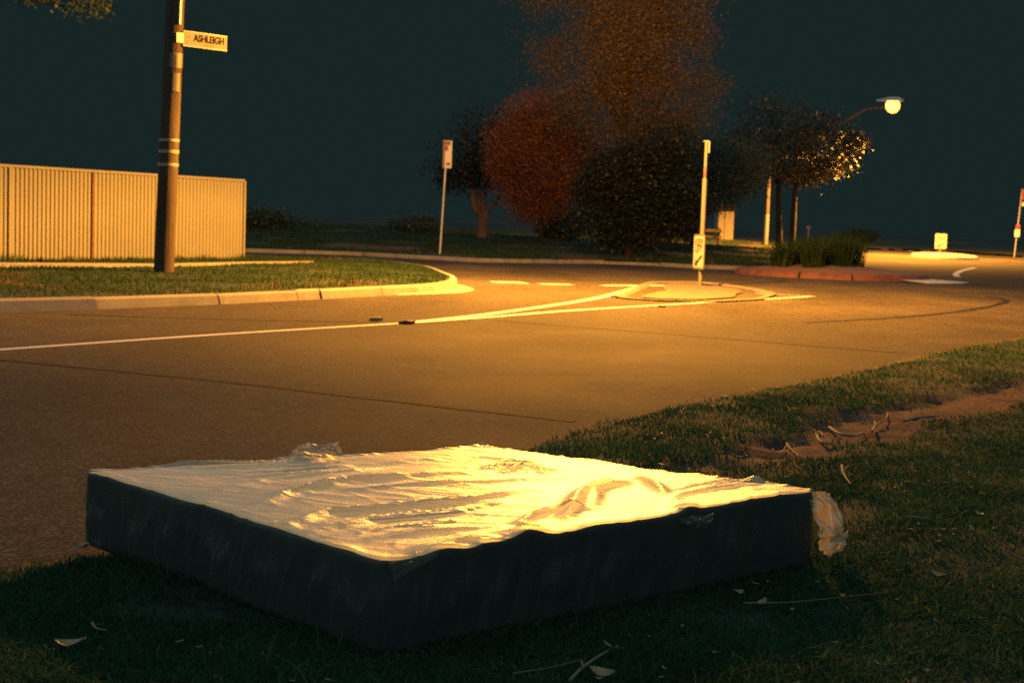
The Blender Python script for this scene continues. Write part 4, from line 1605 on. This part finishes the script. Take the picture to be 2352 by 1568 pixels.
# ================================================================== TREES
def leaf_cloud(name, lobes, count, size, mat, parent, seed, clump=0.35, per=14):
    """many leaf quads in clumps through ellipsoid lobes (centre, radii, weight), local coordinates"""
    r = np.random.default_rng(seed)
    wts = np.array([l[2] for l in lobes], float); wts /= wts.sum()
    nc = max(1, count // per)
    li = r.choice(len(lobes), nc, p=wts)
    c = np.array([l[0] for l in lobes])[li]
    rad = np.array([l[1] for l in lobes])[li]
    dd = r.normal(size=(nc, 3)); dd /= np.linalg.norm(dd, axis=1, keepdims=True)
    rr = r.random(nc) ** 0.5 * np.where(r.random(nc) < 0.16, r.uniform(1.0, 1.4, nc), 1.0)
    cc = c + dd * rad * rr[:, None] * (0.85 + 0.3 * r.random((nc, 1)))
    cc = np.repeat(cc, per, 0)
    n = len(cc)
    pos = cc + r.normal(size=(n, 3)) * clump * 0.5
    a = r.normal(size=(n, 3)); a /= np.linalg.norm(a, axis=1, keepdims=True)
    b = np.cross(a, r.normal(size=(n, 3))); b /= np.linalg.norm(b, axis=1, keepdims=True)
    sz = size * r.uniform(0.5, 1.3, (n, 1))
    V = np.stack([pos + a * sz, pos + b * sz * 0.45, pos - a * sz, pos - b * sz * 0.45], 1).reshape(-1, 3)
    o = mesh_np(name, V, np.arange(4 * n).reshape(n, 4), mat)
    o.parent = parent
    return o


def limbs(name, lines, mat, parent):
    m = MB()
    for pts, r0, r1 in lines:
        n = len(pts)
        m.tube(catmull([Vector(p) for p in pts], 4), list(np.linspace(r0, r1, (n - 1) * 4 + 1)), 9)
    return m.build(name, mat, parent, True)


def S(px_, py_, dist, base):
    return tuple(atd(px_, py_, dist) - Vector(base))


# red-leaved tree
D1 = 56.0
b1 = on_bank(1245, D1)
t1 = empty('red_leaf_tree', tuple(b1), 0, 'round red leaved tree on the bank glowing in the lamp light', 'tree')
limbs('trunk', [([(0, 0, -0.2), S(1243, 520, D1, b1), S(1250, 450, D1, b1), S(1265, 380, D1, b1), S(1270, 300, D1, b1)], 0.13, 0.03),
                ([S(1248, 480, D1, b1), S(1210, 430, D1 - .6, b1), S(1180, 370, D1 - 1, b1)], 0.07, 0.02),
                ([S(1248, 470, D1, b1), S(1300, 430, D1 - .4, b1), S(1340, 360, D1 - .6, b1)], 0.07, 0.02)], M_BARKG, t1)
lob = [(S(1255, 400, D1, b1), (1.9, 1.6, 1.5), 3), (S(1190, 330, D1, b1), (1.3, 1.2, 1.3), 1.6), (S(1310, 340, D1, b1), (1.5, 1.3, 1.5), 2), (S(1240, 270, D1, b1), (1.3, 1.2, 1.1), 1.3),
       (S(1230, 460, D1, b1), (1.2, 1.0, 0.9), 1.2), (S(1340, 420, D1, b1), (1.0, 0.9, 0.9), 0.8), (S(1160, 385, D1, b1), (0.8, 0.8, 0.8), 0.5)]
leaf_cloud('crown', lob, 85000, 0.048, M_REDL, t1, 301, 0.35)

# tall tree behind the road, top above the frame
D2 = 47.5
b2 = on_bank(1440, D2 + 1.5)
t2 = empty('tall_tree', tuple(b2), 0, 'tall brown olive tree reaching above the frame behind the splitter island', 'tree')
limbs('trunk', [([(0, 0, -0.2), S(1440, 480, D2 + 1.5, b2), S(1432, 350, D2 + 1.5, b2), S(1440, 150, D2 + 1.5, b2), S(1450, -80, D2 + 1, b2)], 0.22, 0.05),
                ([S(1436, 360, D2 + 1.5, b2), S(1490, 280, D2 + 1, b2), S(1530, 200, D2 + .6, b2)], 0.09, 0.03),
                ([S(1436, 300, D2 + 1.5, b2), S(1380, 200, D2 + 1, b2), S(1350, 100, D2 + 1, b2)], 0.09, 0.03)], M_BARKG, t2)
lob = [(S(1450, -60, D2, b2), (1.8, 1.5, 1.7), 2.6), (S(1440, 90, D2, b2), (1.7, 1.4, 1.3), 2), (S(1500, 180, D2 + 1, b2), (1.3, 1.2, 1.1), 1.2), (S(1400, 190, D2 + 1, b2), (1.2, 1.2, 1.1), 1.2),
       (S(1470, 300, D2 + 2, b2), (1.7, 1.4, 1.2), 1.5), (S(1520, 60, D2 + 2, b2), (1.1, 1.2, 1.0), 0.6), (S(1360, 60, D2 + 2, b2), (1.0, 1.2, 1.0), 0.5), (S(1430, -200, D2, b2), (2.6, 1.8, 1.6), 2.4), (S(1560, -40, D2, b2), (1.5, 1.3, 1.3), 1.2), (S(1340, -60, D2, b2), (1.3, 1.3, 1.2), 1.0), (S(1600, 80, D2 + 1, b2), (0.9, 1.0, 0.9), 0.4), (S(1320, 230, D2 + 3, b2), (1.2, 1.2, 1.1), 0.7), (S(1270, 130, D2 + 4, b2), (1.1, 1.2, 1.0), 0.45), (S(1570, 270, D2 + 3, b2), (1.2, 1.2, 1.0), 0.6), (S(1250, -20, D2 + 3, b2), (1.3, 1.2, 1.1), 0.5), (S(1620, 190, D2 + 4, b2), (0.9, 1.0, 0.8), 0.3)]
leaf_cloud('crown', lob, 130000, 0.038, M_OLIVE, t2, 302, 0.35)

# dark bushy trees right of the red tree
for i, (px_, D, lobs, mat, lab) in enumerate([
    (1440, 46.9, [((1420, 420), (1.5, 0.9, 1.3), 2), ((1500, 440), (1.4, 0.9, 1.2), 2), ((1390, 510), (1.0, 0.8, 0.75), 1), ((1460, 520), (1.3, 0.8, 0.7), 1.4), ((1540, 350), (1.0, 0.9, 1.0), 0.8), ((1360, 430), (0.6, 0.5, 0.5), 0.3), ((1590, 470), (0.7, 0.5, 0.6), 0.35), ((1470, 360), (0.7, 0.5, 0.5), 0.35), ((1560, 525), (0.7, 0.5, 0.4), 0.3)], M_SHADEL, 'dark dense bushy tree right of the red leaved tree'),
    (1590, 66.0, [((1580, 380), (2.0, 1.6, 1.6), 2), ((1640, 420), (1.8, 1.5, 1.2), 1.5), ((1700, 380), (1.6, 1.5, 1.4), 1.2), ((1560, 470), (1.3, 1.2, 1.2), 0.8)], M_DARKL, 'dark wide tree behind the near KEEP LEFT post'),
]):
    bb_ = on_bank(px_, D)
    tt_ = empty('bushy_tree', tuple(bb_), 0, lab, 'tree', 'dark bushy trees on the bank')
    limbs('trunk', [([(0, 0, -0.2), (0.1, 0, 1.0), (0, 0.1, 2.2), (0.2, 0, 3.2)], 0.16, 0.04), ([(0.05, 0, 0.9), (0.7, 0, 1.8), (1.0, 0, 2.8)], 0.08, 0.03), ([(0.05, 0, 1.1), (-0.6, 0.2, 2.0), (-0.8, 0, 2.9)], 0.08, 0.03)], M_BARKG, tt_)
    leaf_cloud('crown', [(S(x, y, D, bb_), rr_, w_) for (x, y), rr_, w_ in lobs], 52000, 0.055, mat, tt_, 310 + i, 0.4)

# many-stemmed tree with a dark crown
b3 = bank_at(1106, 546)
D3 = b3.y
t3 = empty('forked_tree', tuple(b3), 0, 'pale barked tree forking into several stems behind the bus stop sign', 'tree')
limbs('trunk', [([(0, 0, -0.2), S(1108, 520, D3, b3), S(1112, 495, D3, b3)], 0.26, 0.20),
                ([S(1112, 500, D3, b3), S(1092, 480, D3, b3), S(1086, 450, D3, b3), S(1078, 390, D3, b3)], 0.15, 0.06),
                ([S(1112, 500, D3, b3), S(1108, 470, D3, b3), S(1116, 430, D3, b3), S(1122, 370, D3, b3)], 0.14, 0.06),
                ([S(1112, 500, D3, b3), S(1126, 475, D3, b3), S(1150, 450, D3, b3), S(1170, 390, D3, b3)], 0.14, 0.05),
                ([S(1098, 488, D3, b3), S(1100, 460, D3, b3), S(1103, 400, D3, b3)], 0.09, 0.04)], M_BARK, t3)
leaf_cloud('crown', [(S(1085, 380, D3, b3), (1.9, 1.7, 1.2), 2), (S(1140, 360, D3, b3), (1.6, 1.5, 1.3), 1.5), (S(1110, 300, D3, b3), (1.7, 1.5, 1.2), 1.4), (S(1050, 410, D3, b3), (1.0, 1.0, 0.8), 0.6)], 7000, 0.09, M_SHADEL, t3, 320, 0.4)

# shrub below the red tree
b4 = bank_at(1285, 556)
D4 = b4.y
t4 = empty('green_shrub', tuple(b4), 0, 'low dark green shrub on the bank below the red leaved tree', 'shrub')
limbs('stems', [([(0, 0, -0.1), (0.2, 0, 0.5), (0.3, 0, 1.0)], 0.04, 0.015), ([(0, 0, -0.1), (-0.25, 0, 0.5), (-0.4, 0, 1.0)], 0.04, 0.015)], M_BARKG, t4)
leaf_cloud('foliage', [(S(1290, 522, D4, b4), (0.75, 0.7, 0.55), 2), (S(1310, 505, D4, b4), (0.5, 0.5, 0.45), 1), (S(1265, 515, D4, b4), (0.5, 0.5, 0.5), 1)], 5000, 0.10, M_GREENL, t4, 330, 0.3)

# trees on the right side of the bank: two trunks under one dark canopy each
for i, (px_, py_, pxt, lab, lobs) in enumerate([
    (1790, 558, 1788, 'dark slim trunked tree left of the paler trunk behind the roundabout', [((1760, 380), (1.9, 1.6, 1.0), 2), ((1720, 330), (1.7, 1.5, 1.1), 1.5), ((1830, 340), (1.6, 1.5, 1.1), 1.4), ((1780, 270), (1.9, 1.6, 1.1), 1.6)]),
    (1818, 556, 1826, 'paler slim trunked tree with lamp lit leaves behind the roundabout', [((1850, 400), (1.4, 1.3, 0.6), 1.5), ((1900, 375), (1.3, 1.3, 0.6), 1.3), ((1950, 335), (0.8, 0.9, 0.5), 0.7), ((1880, 300), (1.8, 1.5, 1.0), 1.5), ((1968, 318), (0.3, 0.4, 0.35), 0.3)])]):
    D = 70.0 + 1.5 * i
    bb_ = on_bank(px_, D)
    tt_ = empty('slim_tree', tuple(bb_), 0, lab, 'tree', 'slim trees behind the roundabout')
    limbs('trunk', [([(0, 0, -0.2), S((px_ + pxt) / 2, 500, D, bb_), S(pxt, 440, D, bb_), S(pxt + 5, 350, D, bb_)], 0.19, 0.09),
                    ([S(pxt, 430, D, bb_), S(pxt + 40, 390, D, bb_), S(pxt + 90, 350, D - .5, bb_)], 0.07, 0.02),
                    ([S(pxt, 420, D, bb_), S(pxt - 40, 380, D, bb_), S(pxt - 80, 340, D - .5, bb_)], 0.07, 0.02)], M_BARKG, tt_)
    leaf_cloud('crown', [(S(x, y, D, bb_), rr_, w_) for (x, y), rr_, w_ in lobs], 11000, 0.08, M_WAXY, tt_, 340 + i, 0.4)

# white-footed timber pole beside those trees
b5 = bank_at(1757, 562)
wp = empty('timber_post', tuple(b5), 0, 'slim timber pole with its lower length painted pale, left of the tree trunks', 'pole')
m = MB()
m.tube([(0, 0, -0.2), S(1761, 492, b5.y, b5)], [0.15, 0.14], 12)
m.build('painted_foot', M_PALE, wp, True)
m = MB()
m.tube([S(1761, 492, b5.y, b5), S(1766, 400, b5.y, b5), S(1770, 300, b5.y, b5)], [0.125, 0.115, 0.10], 12)
m.build('shaft', M_TIMBER, wp, True)

# pale shed between the trees, with its roof and door line
b6 = on_bank(1664, 88)
sh = empty('garden_shed', tuple(b6), R(6), 'pale boxy shed half hidden between dark trees on the bank', 'shed')
zt, zb2 = atd(1664, 484, 88).z - b6.z, atd(1664, 517, 88).z - b6.z
M_SHED = simple('pale_cladding', (0.26, 0.22, 0.15), 0.7, 0, 0.08, 3)
m = MB(); m.box((-0.26, 0.5, zt / 2), (0.36, 1.0, zt)); m.build('wall', M_SHED, sh)
m = MB(); m.box((0.24, 0.5, zt / 2), (0.56, 1.0, zt)); m.build('wall', M_SHED, sh)
m = MB(); m.box((-0.06, 0.53, zt / 2), (0.03, 0.98, zt)); m.build('door_joint', M_RUST, sh)
m = MB()
m.add([(-0.6, -0.15, zt), (0.66, -0.15, zt), (0.66, 1.15, zt), (-0.6, 1.15, zt), (-0.6, 0.5, zt + 0.4), (0.66, 0.5, zt + 0.4)], [(0, 1, 5, 4), (3, 2, 5, 4), (0, 4, 3), (1, 2, 5), (0, 1, 2, 3)])
m.build('roof', M_BARKG, sh)
# low rail fence on the bank left of the near post
b7, b8 = on_bank(1535, 70), on_bank(1650, 72)
rf = empty('rail_fence', tuple(b7), math.atan2(b8.y - b7.y, b8.x - b7.x), 'low brown timber rail fence on the bank behind the tall island post', 'fence')
ln = (b8 - b7).length
for x in np.linspace(0, ln, 4):
    m = MB(); m.box((x, 0, 0.35), (0.10, 0.10, 0.9)); m.build('post', M_TIMBER, rf)
for z in (0.35, 0.66):
    m = MB(); m.box((ln / 2, -0.07, z), (ln + 0.2, 0.04, 0.14)); m.build('rail', M_TIMBER, rf)

# low hedges on the far right and a bush behind the verge
for px_, D, w_, h_, lab in ((1965, 100, 1.6, 0.7, 'low green hedge beyond the roundabout plants'), (560, 62, 2.5, 0.8, 'dark low bush on the bank beyond the fence end'), (950, 66, 1.2, 0.6, 'small dark bush on the bank left of the bus stop')):
    q = on_bank(px_, D)
    hb = empty('low_bush', tuple(q), 0, lab, 'bush', 'low bushes on the far ground')
    limbs('stems', [([(0, 0, -0.1), (0.1, 0, 0.3), (0.2, 0, 0.6)], 0.03, 0.01)], M_BARKG, hb)
    leaf_cloud('foliage', [((0, 0, h_ * 0.5), (w_, 0.7, h_ * 0.6), 1), ((w_ * 0.4, 0, h_ * 0.6), (w_ * 0.5, 0.6, h_ * 0.55), 0.6)], 5000, 0.09, M_DARKL if D < 90 else M_GREENL, hb, 360 + px_, 0.3)

# tree behind the fence whose twigs hang into the top left of the picture
D9 = 37.0
b9 = Vector((-17.5, 39.0, KH))
t9 = empty('overhanging_tree', tuple(b9), 0, 'tree behind the fence with sparse twigs hanging into the top left corner', 'tree')
limbs('trunk', [([(0, 0, -0.2), (0.2, 0, 2.5), (0.4, 0, 5.0), S(-120, -60, D9, b9)], 0.22, 0.08),
                ([S(-120, -60, D9, b9), S(0, -20, D9, b9), S(120, 12, D9, b9), S(230, 10, D9, b9)], 0.05, 0.012),
                ([S(0, -20, D9, b9), S(60, -30, D9, b9), S(150, -20, D9, b9)], 0.03, 0.012)], M_BARKG, t9)
leaf_cloud('crown', [(S(-100, -90, D9, b9), (1.9, 1.5, 0.9), 3), (S(100, -20, D9, b9), (0.9, 0.8, 0.35), 0.9), (S(190, 12, D9, b9), (0.45, 0.4, 0.28), 0.35), (S(230, 5, D9, b9), (0.3, 0.3, 0.25), 0.22), (S(60, -60, D9, b9), (1.2, 1, 0.4), 1)], 5000, 0.06, M_DARKL, t9, 370, 0.25, 9)

# ================================================================== LITTER: leaves, twigs, road bits
def leaf_mesh(nm, L, W, curl, seed):
    r = random.Random(seed)
    m = MB()
    n = 6
    for i in range(n + 1):
        u = i / n
        w_ = W * math.sin(math.pi * min(1, u * 0.92 + 0.06)) ** 0.8
        z = curl * (4 * (u - 0.5) ** 2) + r.uniform(0, 0.15) * curl
        m.v += [((u - 0.5) * L, -w_, z + curl * 0.5), ((u - 0.5) * L, 0, z), ((u - 0.5) * L, w_, z + curl * 0.5)]
    for i in range(n):
        for k in range(2): m.f.append((3 * i + k, 3 * i + k + 1, 3 * i + k + 4, 3 * i + k + 3))
    me = bpy.data.meshes.new(nm)
    me.from_pydata(m.v, [], m.f)
    me.materials.append(M_DRY)
    return me


leaf_kinds = [leaf_mesh('fallen_leaf', 0.055, 0.014, 0.008, i) for i in range(3)] + [leaf_mesh('fallen_leaf', 0.035, 0.012, 0.006, 9)]


def put_leaf(x, y, z, sc=1.0, label=None, kind=None):
    o = bpy.data.objects.new('fallen_leaf', random.choice(leaf_kinds) if kind is None else leaf_kinds[kind])
    C.objects.link(o)
    o.location = (x, y, z)
    o.rotation_euler = (random.uniform(-0.35, 0.35), random.uniform(-0.3, 0.3), random.uniform(0, 6.28))
    o.scale = (sc, sc, sc)
    return tag(o, label or 'small dry curled leaf fallen on the dark lawn', 'leaf', 'dry leaves fallen on the lawn')


for px_, py_, sc, lab in [(165, 1480, 1.5, 'large dry leaf on the dark grass at the lower left corner'), (190, 1256, 2.0, 'big tan leaf on the ground left of the mattress'), (230, 1436, 0.7, 'small pale leaf above the large leaf at lower left'),
                          (1692, 1360, 1.0, 'pale leaf on the grass before the right half of the mattress'), (1750, 1384, 0.8, 'small leaf beside a long thin straw before the mattress'), (2155, 1320, 1.0, 'reddish leaf on the lawn well right of the mattress'),
                          (1405, 1488, 1.1, 'bright curled leaf at the bottom centre of the lawn'), (1380, 1545, 1.2, 'crumpled leaf at the bottom edge beside a forked twig'), (1800, 1120, 0.9, 'leaf on the dirt just behind the right mattress corner'),
                          (1845, 1118, 0.8, 'pale crumpled leaf touching the back of the right mattress corner'), (2250, 1180, 0.8, 'bright small leaf on the lawn right of the taped corner')]:
    p = at(px_, py_, 0.085)
    put_leaf(p.x, p.y, 0.085, sc, lab)
cnt = 0
while cnt < 110:
    x, y = sample_view(1, 3.4, 11, rng, 1.4)
    x, y = float(x[0]), float(y[0])
    A_, B_ = np.array([x]), np.array([y])
    if near_sd(A_, B_)[0] < 0.2 or in_mattress(A_, B_)[0] or x < 0.2: continue
    put_leaf(x, y, float(near_z(A_, B_)[0]) + 0.022, random.uniform(0.3, 0.62))
    cnt += 1


def twig(px_list, r0, label, z=0.09, fork=None, name='twig'):
    p0 = at(*px_list[0], z)
    root = empty(name, (p0.x, p0.y, 0), 0, label, 'twig')
    m = MB()
    pts = [at(x, y, z + dz) - Vector((p0.x, p0.y, 0)) for x, y, *q in px_list for dz in [q[0] if q else 0]]
    m.tube(catmull(pts, 4), list(np.linspace(r0, r0 * 0.4, (len(pts) - 1) * 4 + 1)), 6)
    m.build('stem', M_TWIG, root, True)
    if fork:
        m = MB()
        pts = [at(x, y, z + 0.01) - Vector((p0.x, p0.y, 0)) for x, y in fork]
        m.tube(catmull(pts, 4) if len(pts) > 2 else pts, list(np.linspace(r0 * 0.6, r0 * 0.3, (len(pts) - 1) * 4 + 1)) if len(pts) > 2 else r0 * 0.5, 5)
        m.build('side_shoot', M_TWIG, root, True)


def ppx(zx, zy): return zx * 800 / 1394 * 0.98 + 1600 * 0.98, zy * 800 / 1394 * 0.98 + 700 * 0.98


twig([ppx(548, 548), ppx(556, 575), ppx(580, 588), ppx(622, 595)], 0.010, 'curved pale stick lying on the bare dirt track', 0.035, [ppx(548, 548), ppx(562, 540), ppx(572, 560)])
twig([ppx(600, 525), ppx(640, 550), ppx(700, 560), ppx(740, 545)], 0.012, 'long dark bent root on the dirt track beside the curved stick', 0.03)
twig([ppx(425, 590), ppx(440, 612), ppx(472, 640)], 0.008, 'small forked twig on the near end of the dirt track', 0.035, [ppx(425, 600), ppx(405, 625), ppx(392, 632)])
twig([ppx(775, 540), ppx(790, 515), ppx(830, 490), ppx(838, 465)], 0.008, 'upright crooked twig at the middle of the dirt track', 0.04, [ppx(790, 515), ppx(782, 500)])
twig([ppx(905, 500), ppx(960, 485), ppx(1050, 478)], 0.012, 'straight dark stick at the upper side of the dirt track', 0.04)
twig([ppx(650, 680), ppx(658, 715), ppx(685, 755)], 0.007, 'forked pale twig on the lawn right of the dirt track end', 0.09, [ppx(658, 700), ppx(675, 682)])
twig([ppx(920, 888), ppx(970, 892), ppx(1015, 900)], 0.005, 'short straw lying on the lawn right of the mattress', 0.09)
twig([ppx(250, 1240), ppx(430, 1238), ppx(640, 1218), ppx(840, 1195)], 0.002, 'long thin dry straw across the lawn before the mattress', 0.09)
twig([(1310, 1560), (1340, 1530), (1385, 1500), (1420, 1482)], 0.0048, 'forked pale twig standing in the grass at the bottom edge', 0.08, [(1340, 1530), (1335, 1515)])
twig([(1180, 1545), (1270, 1530), (1330, 1515)], 0.0018, 'thin dry straw at the bottom edge left of the forked twig', 0.08)
twig([(212, 1430), (222, 1442), (245, 1446)], 0.004, 'tiny bent twig above the large leaf at lower left', 0.085)

# straw flecks in the lawn
n = 2300
X, Y = sample_view(n, 3.2, 13, rng, 1.3)
k = (near_sd(X, Y) > 0.2) & ~in_mattress(X, Y) & (vnoise(X, Y, 2.2, 38) > 0.48) & ((X > 0.6) | (Y < 4.0) & (rng.random(n) < 0.3))
X, Y = X[k], Y[k]
n = len(X)
a = rng.uniform(0, 2 * np.pi, n); L = rng.uniform(0.003, 0.012, n); tl = rng.uniform(-0.3, 0.3, n)
dx = np.c_[np.cos(a) * L, np.sin(a) * L, tl * L]
wv_ = np.c_[-np.sin(a), np.cos(a), np.zeros(n)] * rng.uniform(0.0012, 0.0035, n)[:, None]
P = np.c_[X, Y, near_z(X, Y) + rng.uniform(0.012, 0.035, n)]
V = np.stack([P - dx - wv_, P + dx - wv_, P + dx + wv_, P - dx + wv_], 1).reshape(-1, 3)
st = mesh_np('straw_litter', V, np.arange(4 * n).reshape(n, 4), M_STRAW)
tag(st, 'flecks of dry straw scattered through the lawn', 'straw', kind='stuff')

# flattened bits on the road near the white line
for px_, py_, wd, lab in ((862, 737, 0.22, 'flat pale scrap on the road just above the white line'), (936, 744, 0.26, 'flat dark scrap on the road just below the white line'), (1520, 706, 0.16, 'thin leaf scrap beside the lower island line')):
    p = at(px_, py_)
    m = MB()
    for i in range(7):
        a = 2 * math.pi * i / 7
        rr_ = wd / 2 * random.uniform(0.6, 1)
        m.v.append((rr_ * math.cos(a), 0.55 * rr_ * math.sin(a), 0.004))
    for i in range(7):
        a = 2 * math.pi * i / 7
        m.v.append((wd * 0.36 * math.cos(a), wd * 0.2 * math.sin(a), 0.03 + random.uniform(0, 0.015)))
    m.f = [(i, (i + 1) % 7, 7 + (i + 1) % 7, 7 + i) for i in range(7)] + [tuple(range(7, 14))]
    o = m.build('road_scrap', M_DRY if px_ != 936 else M_RUST)
    o.location = (p.x, p.y, 0.002)
    tag(o, lab, 'scrap')
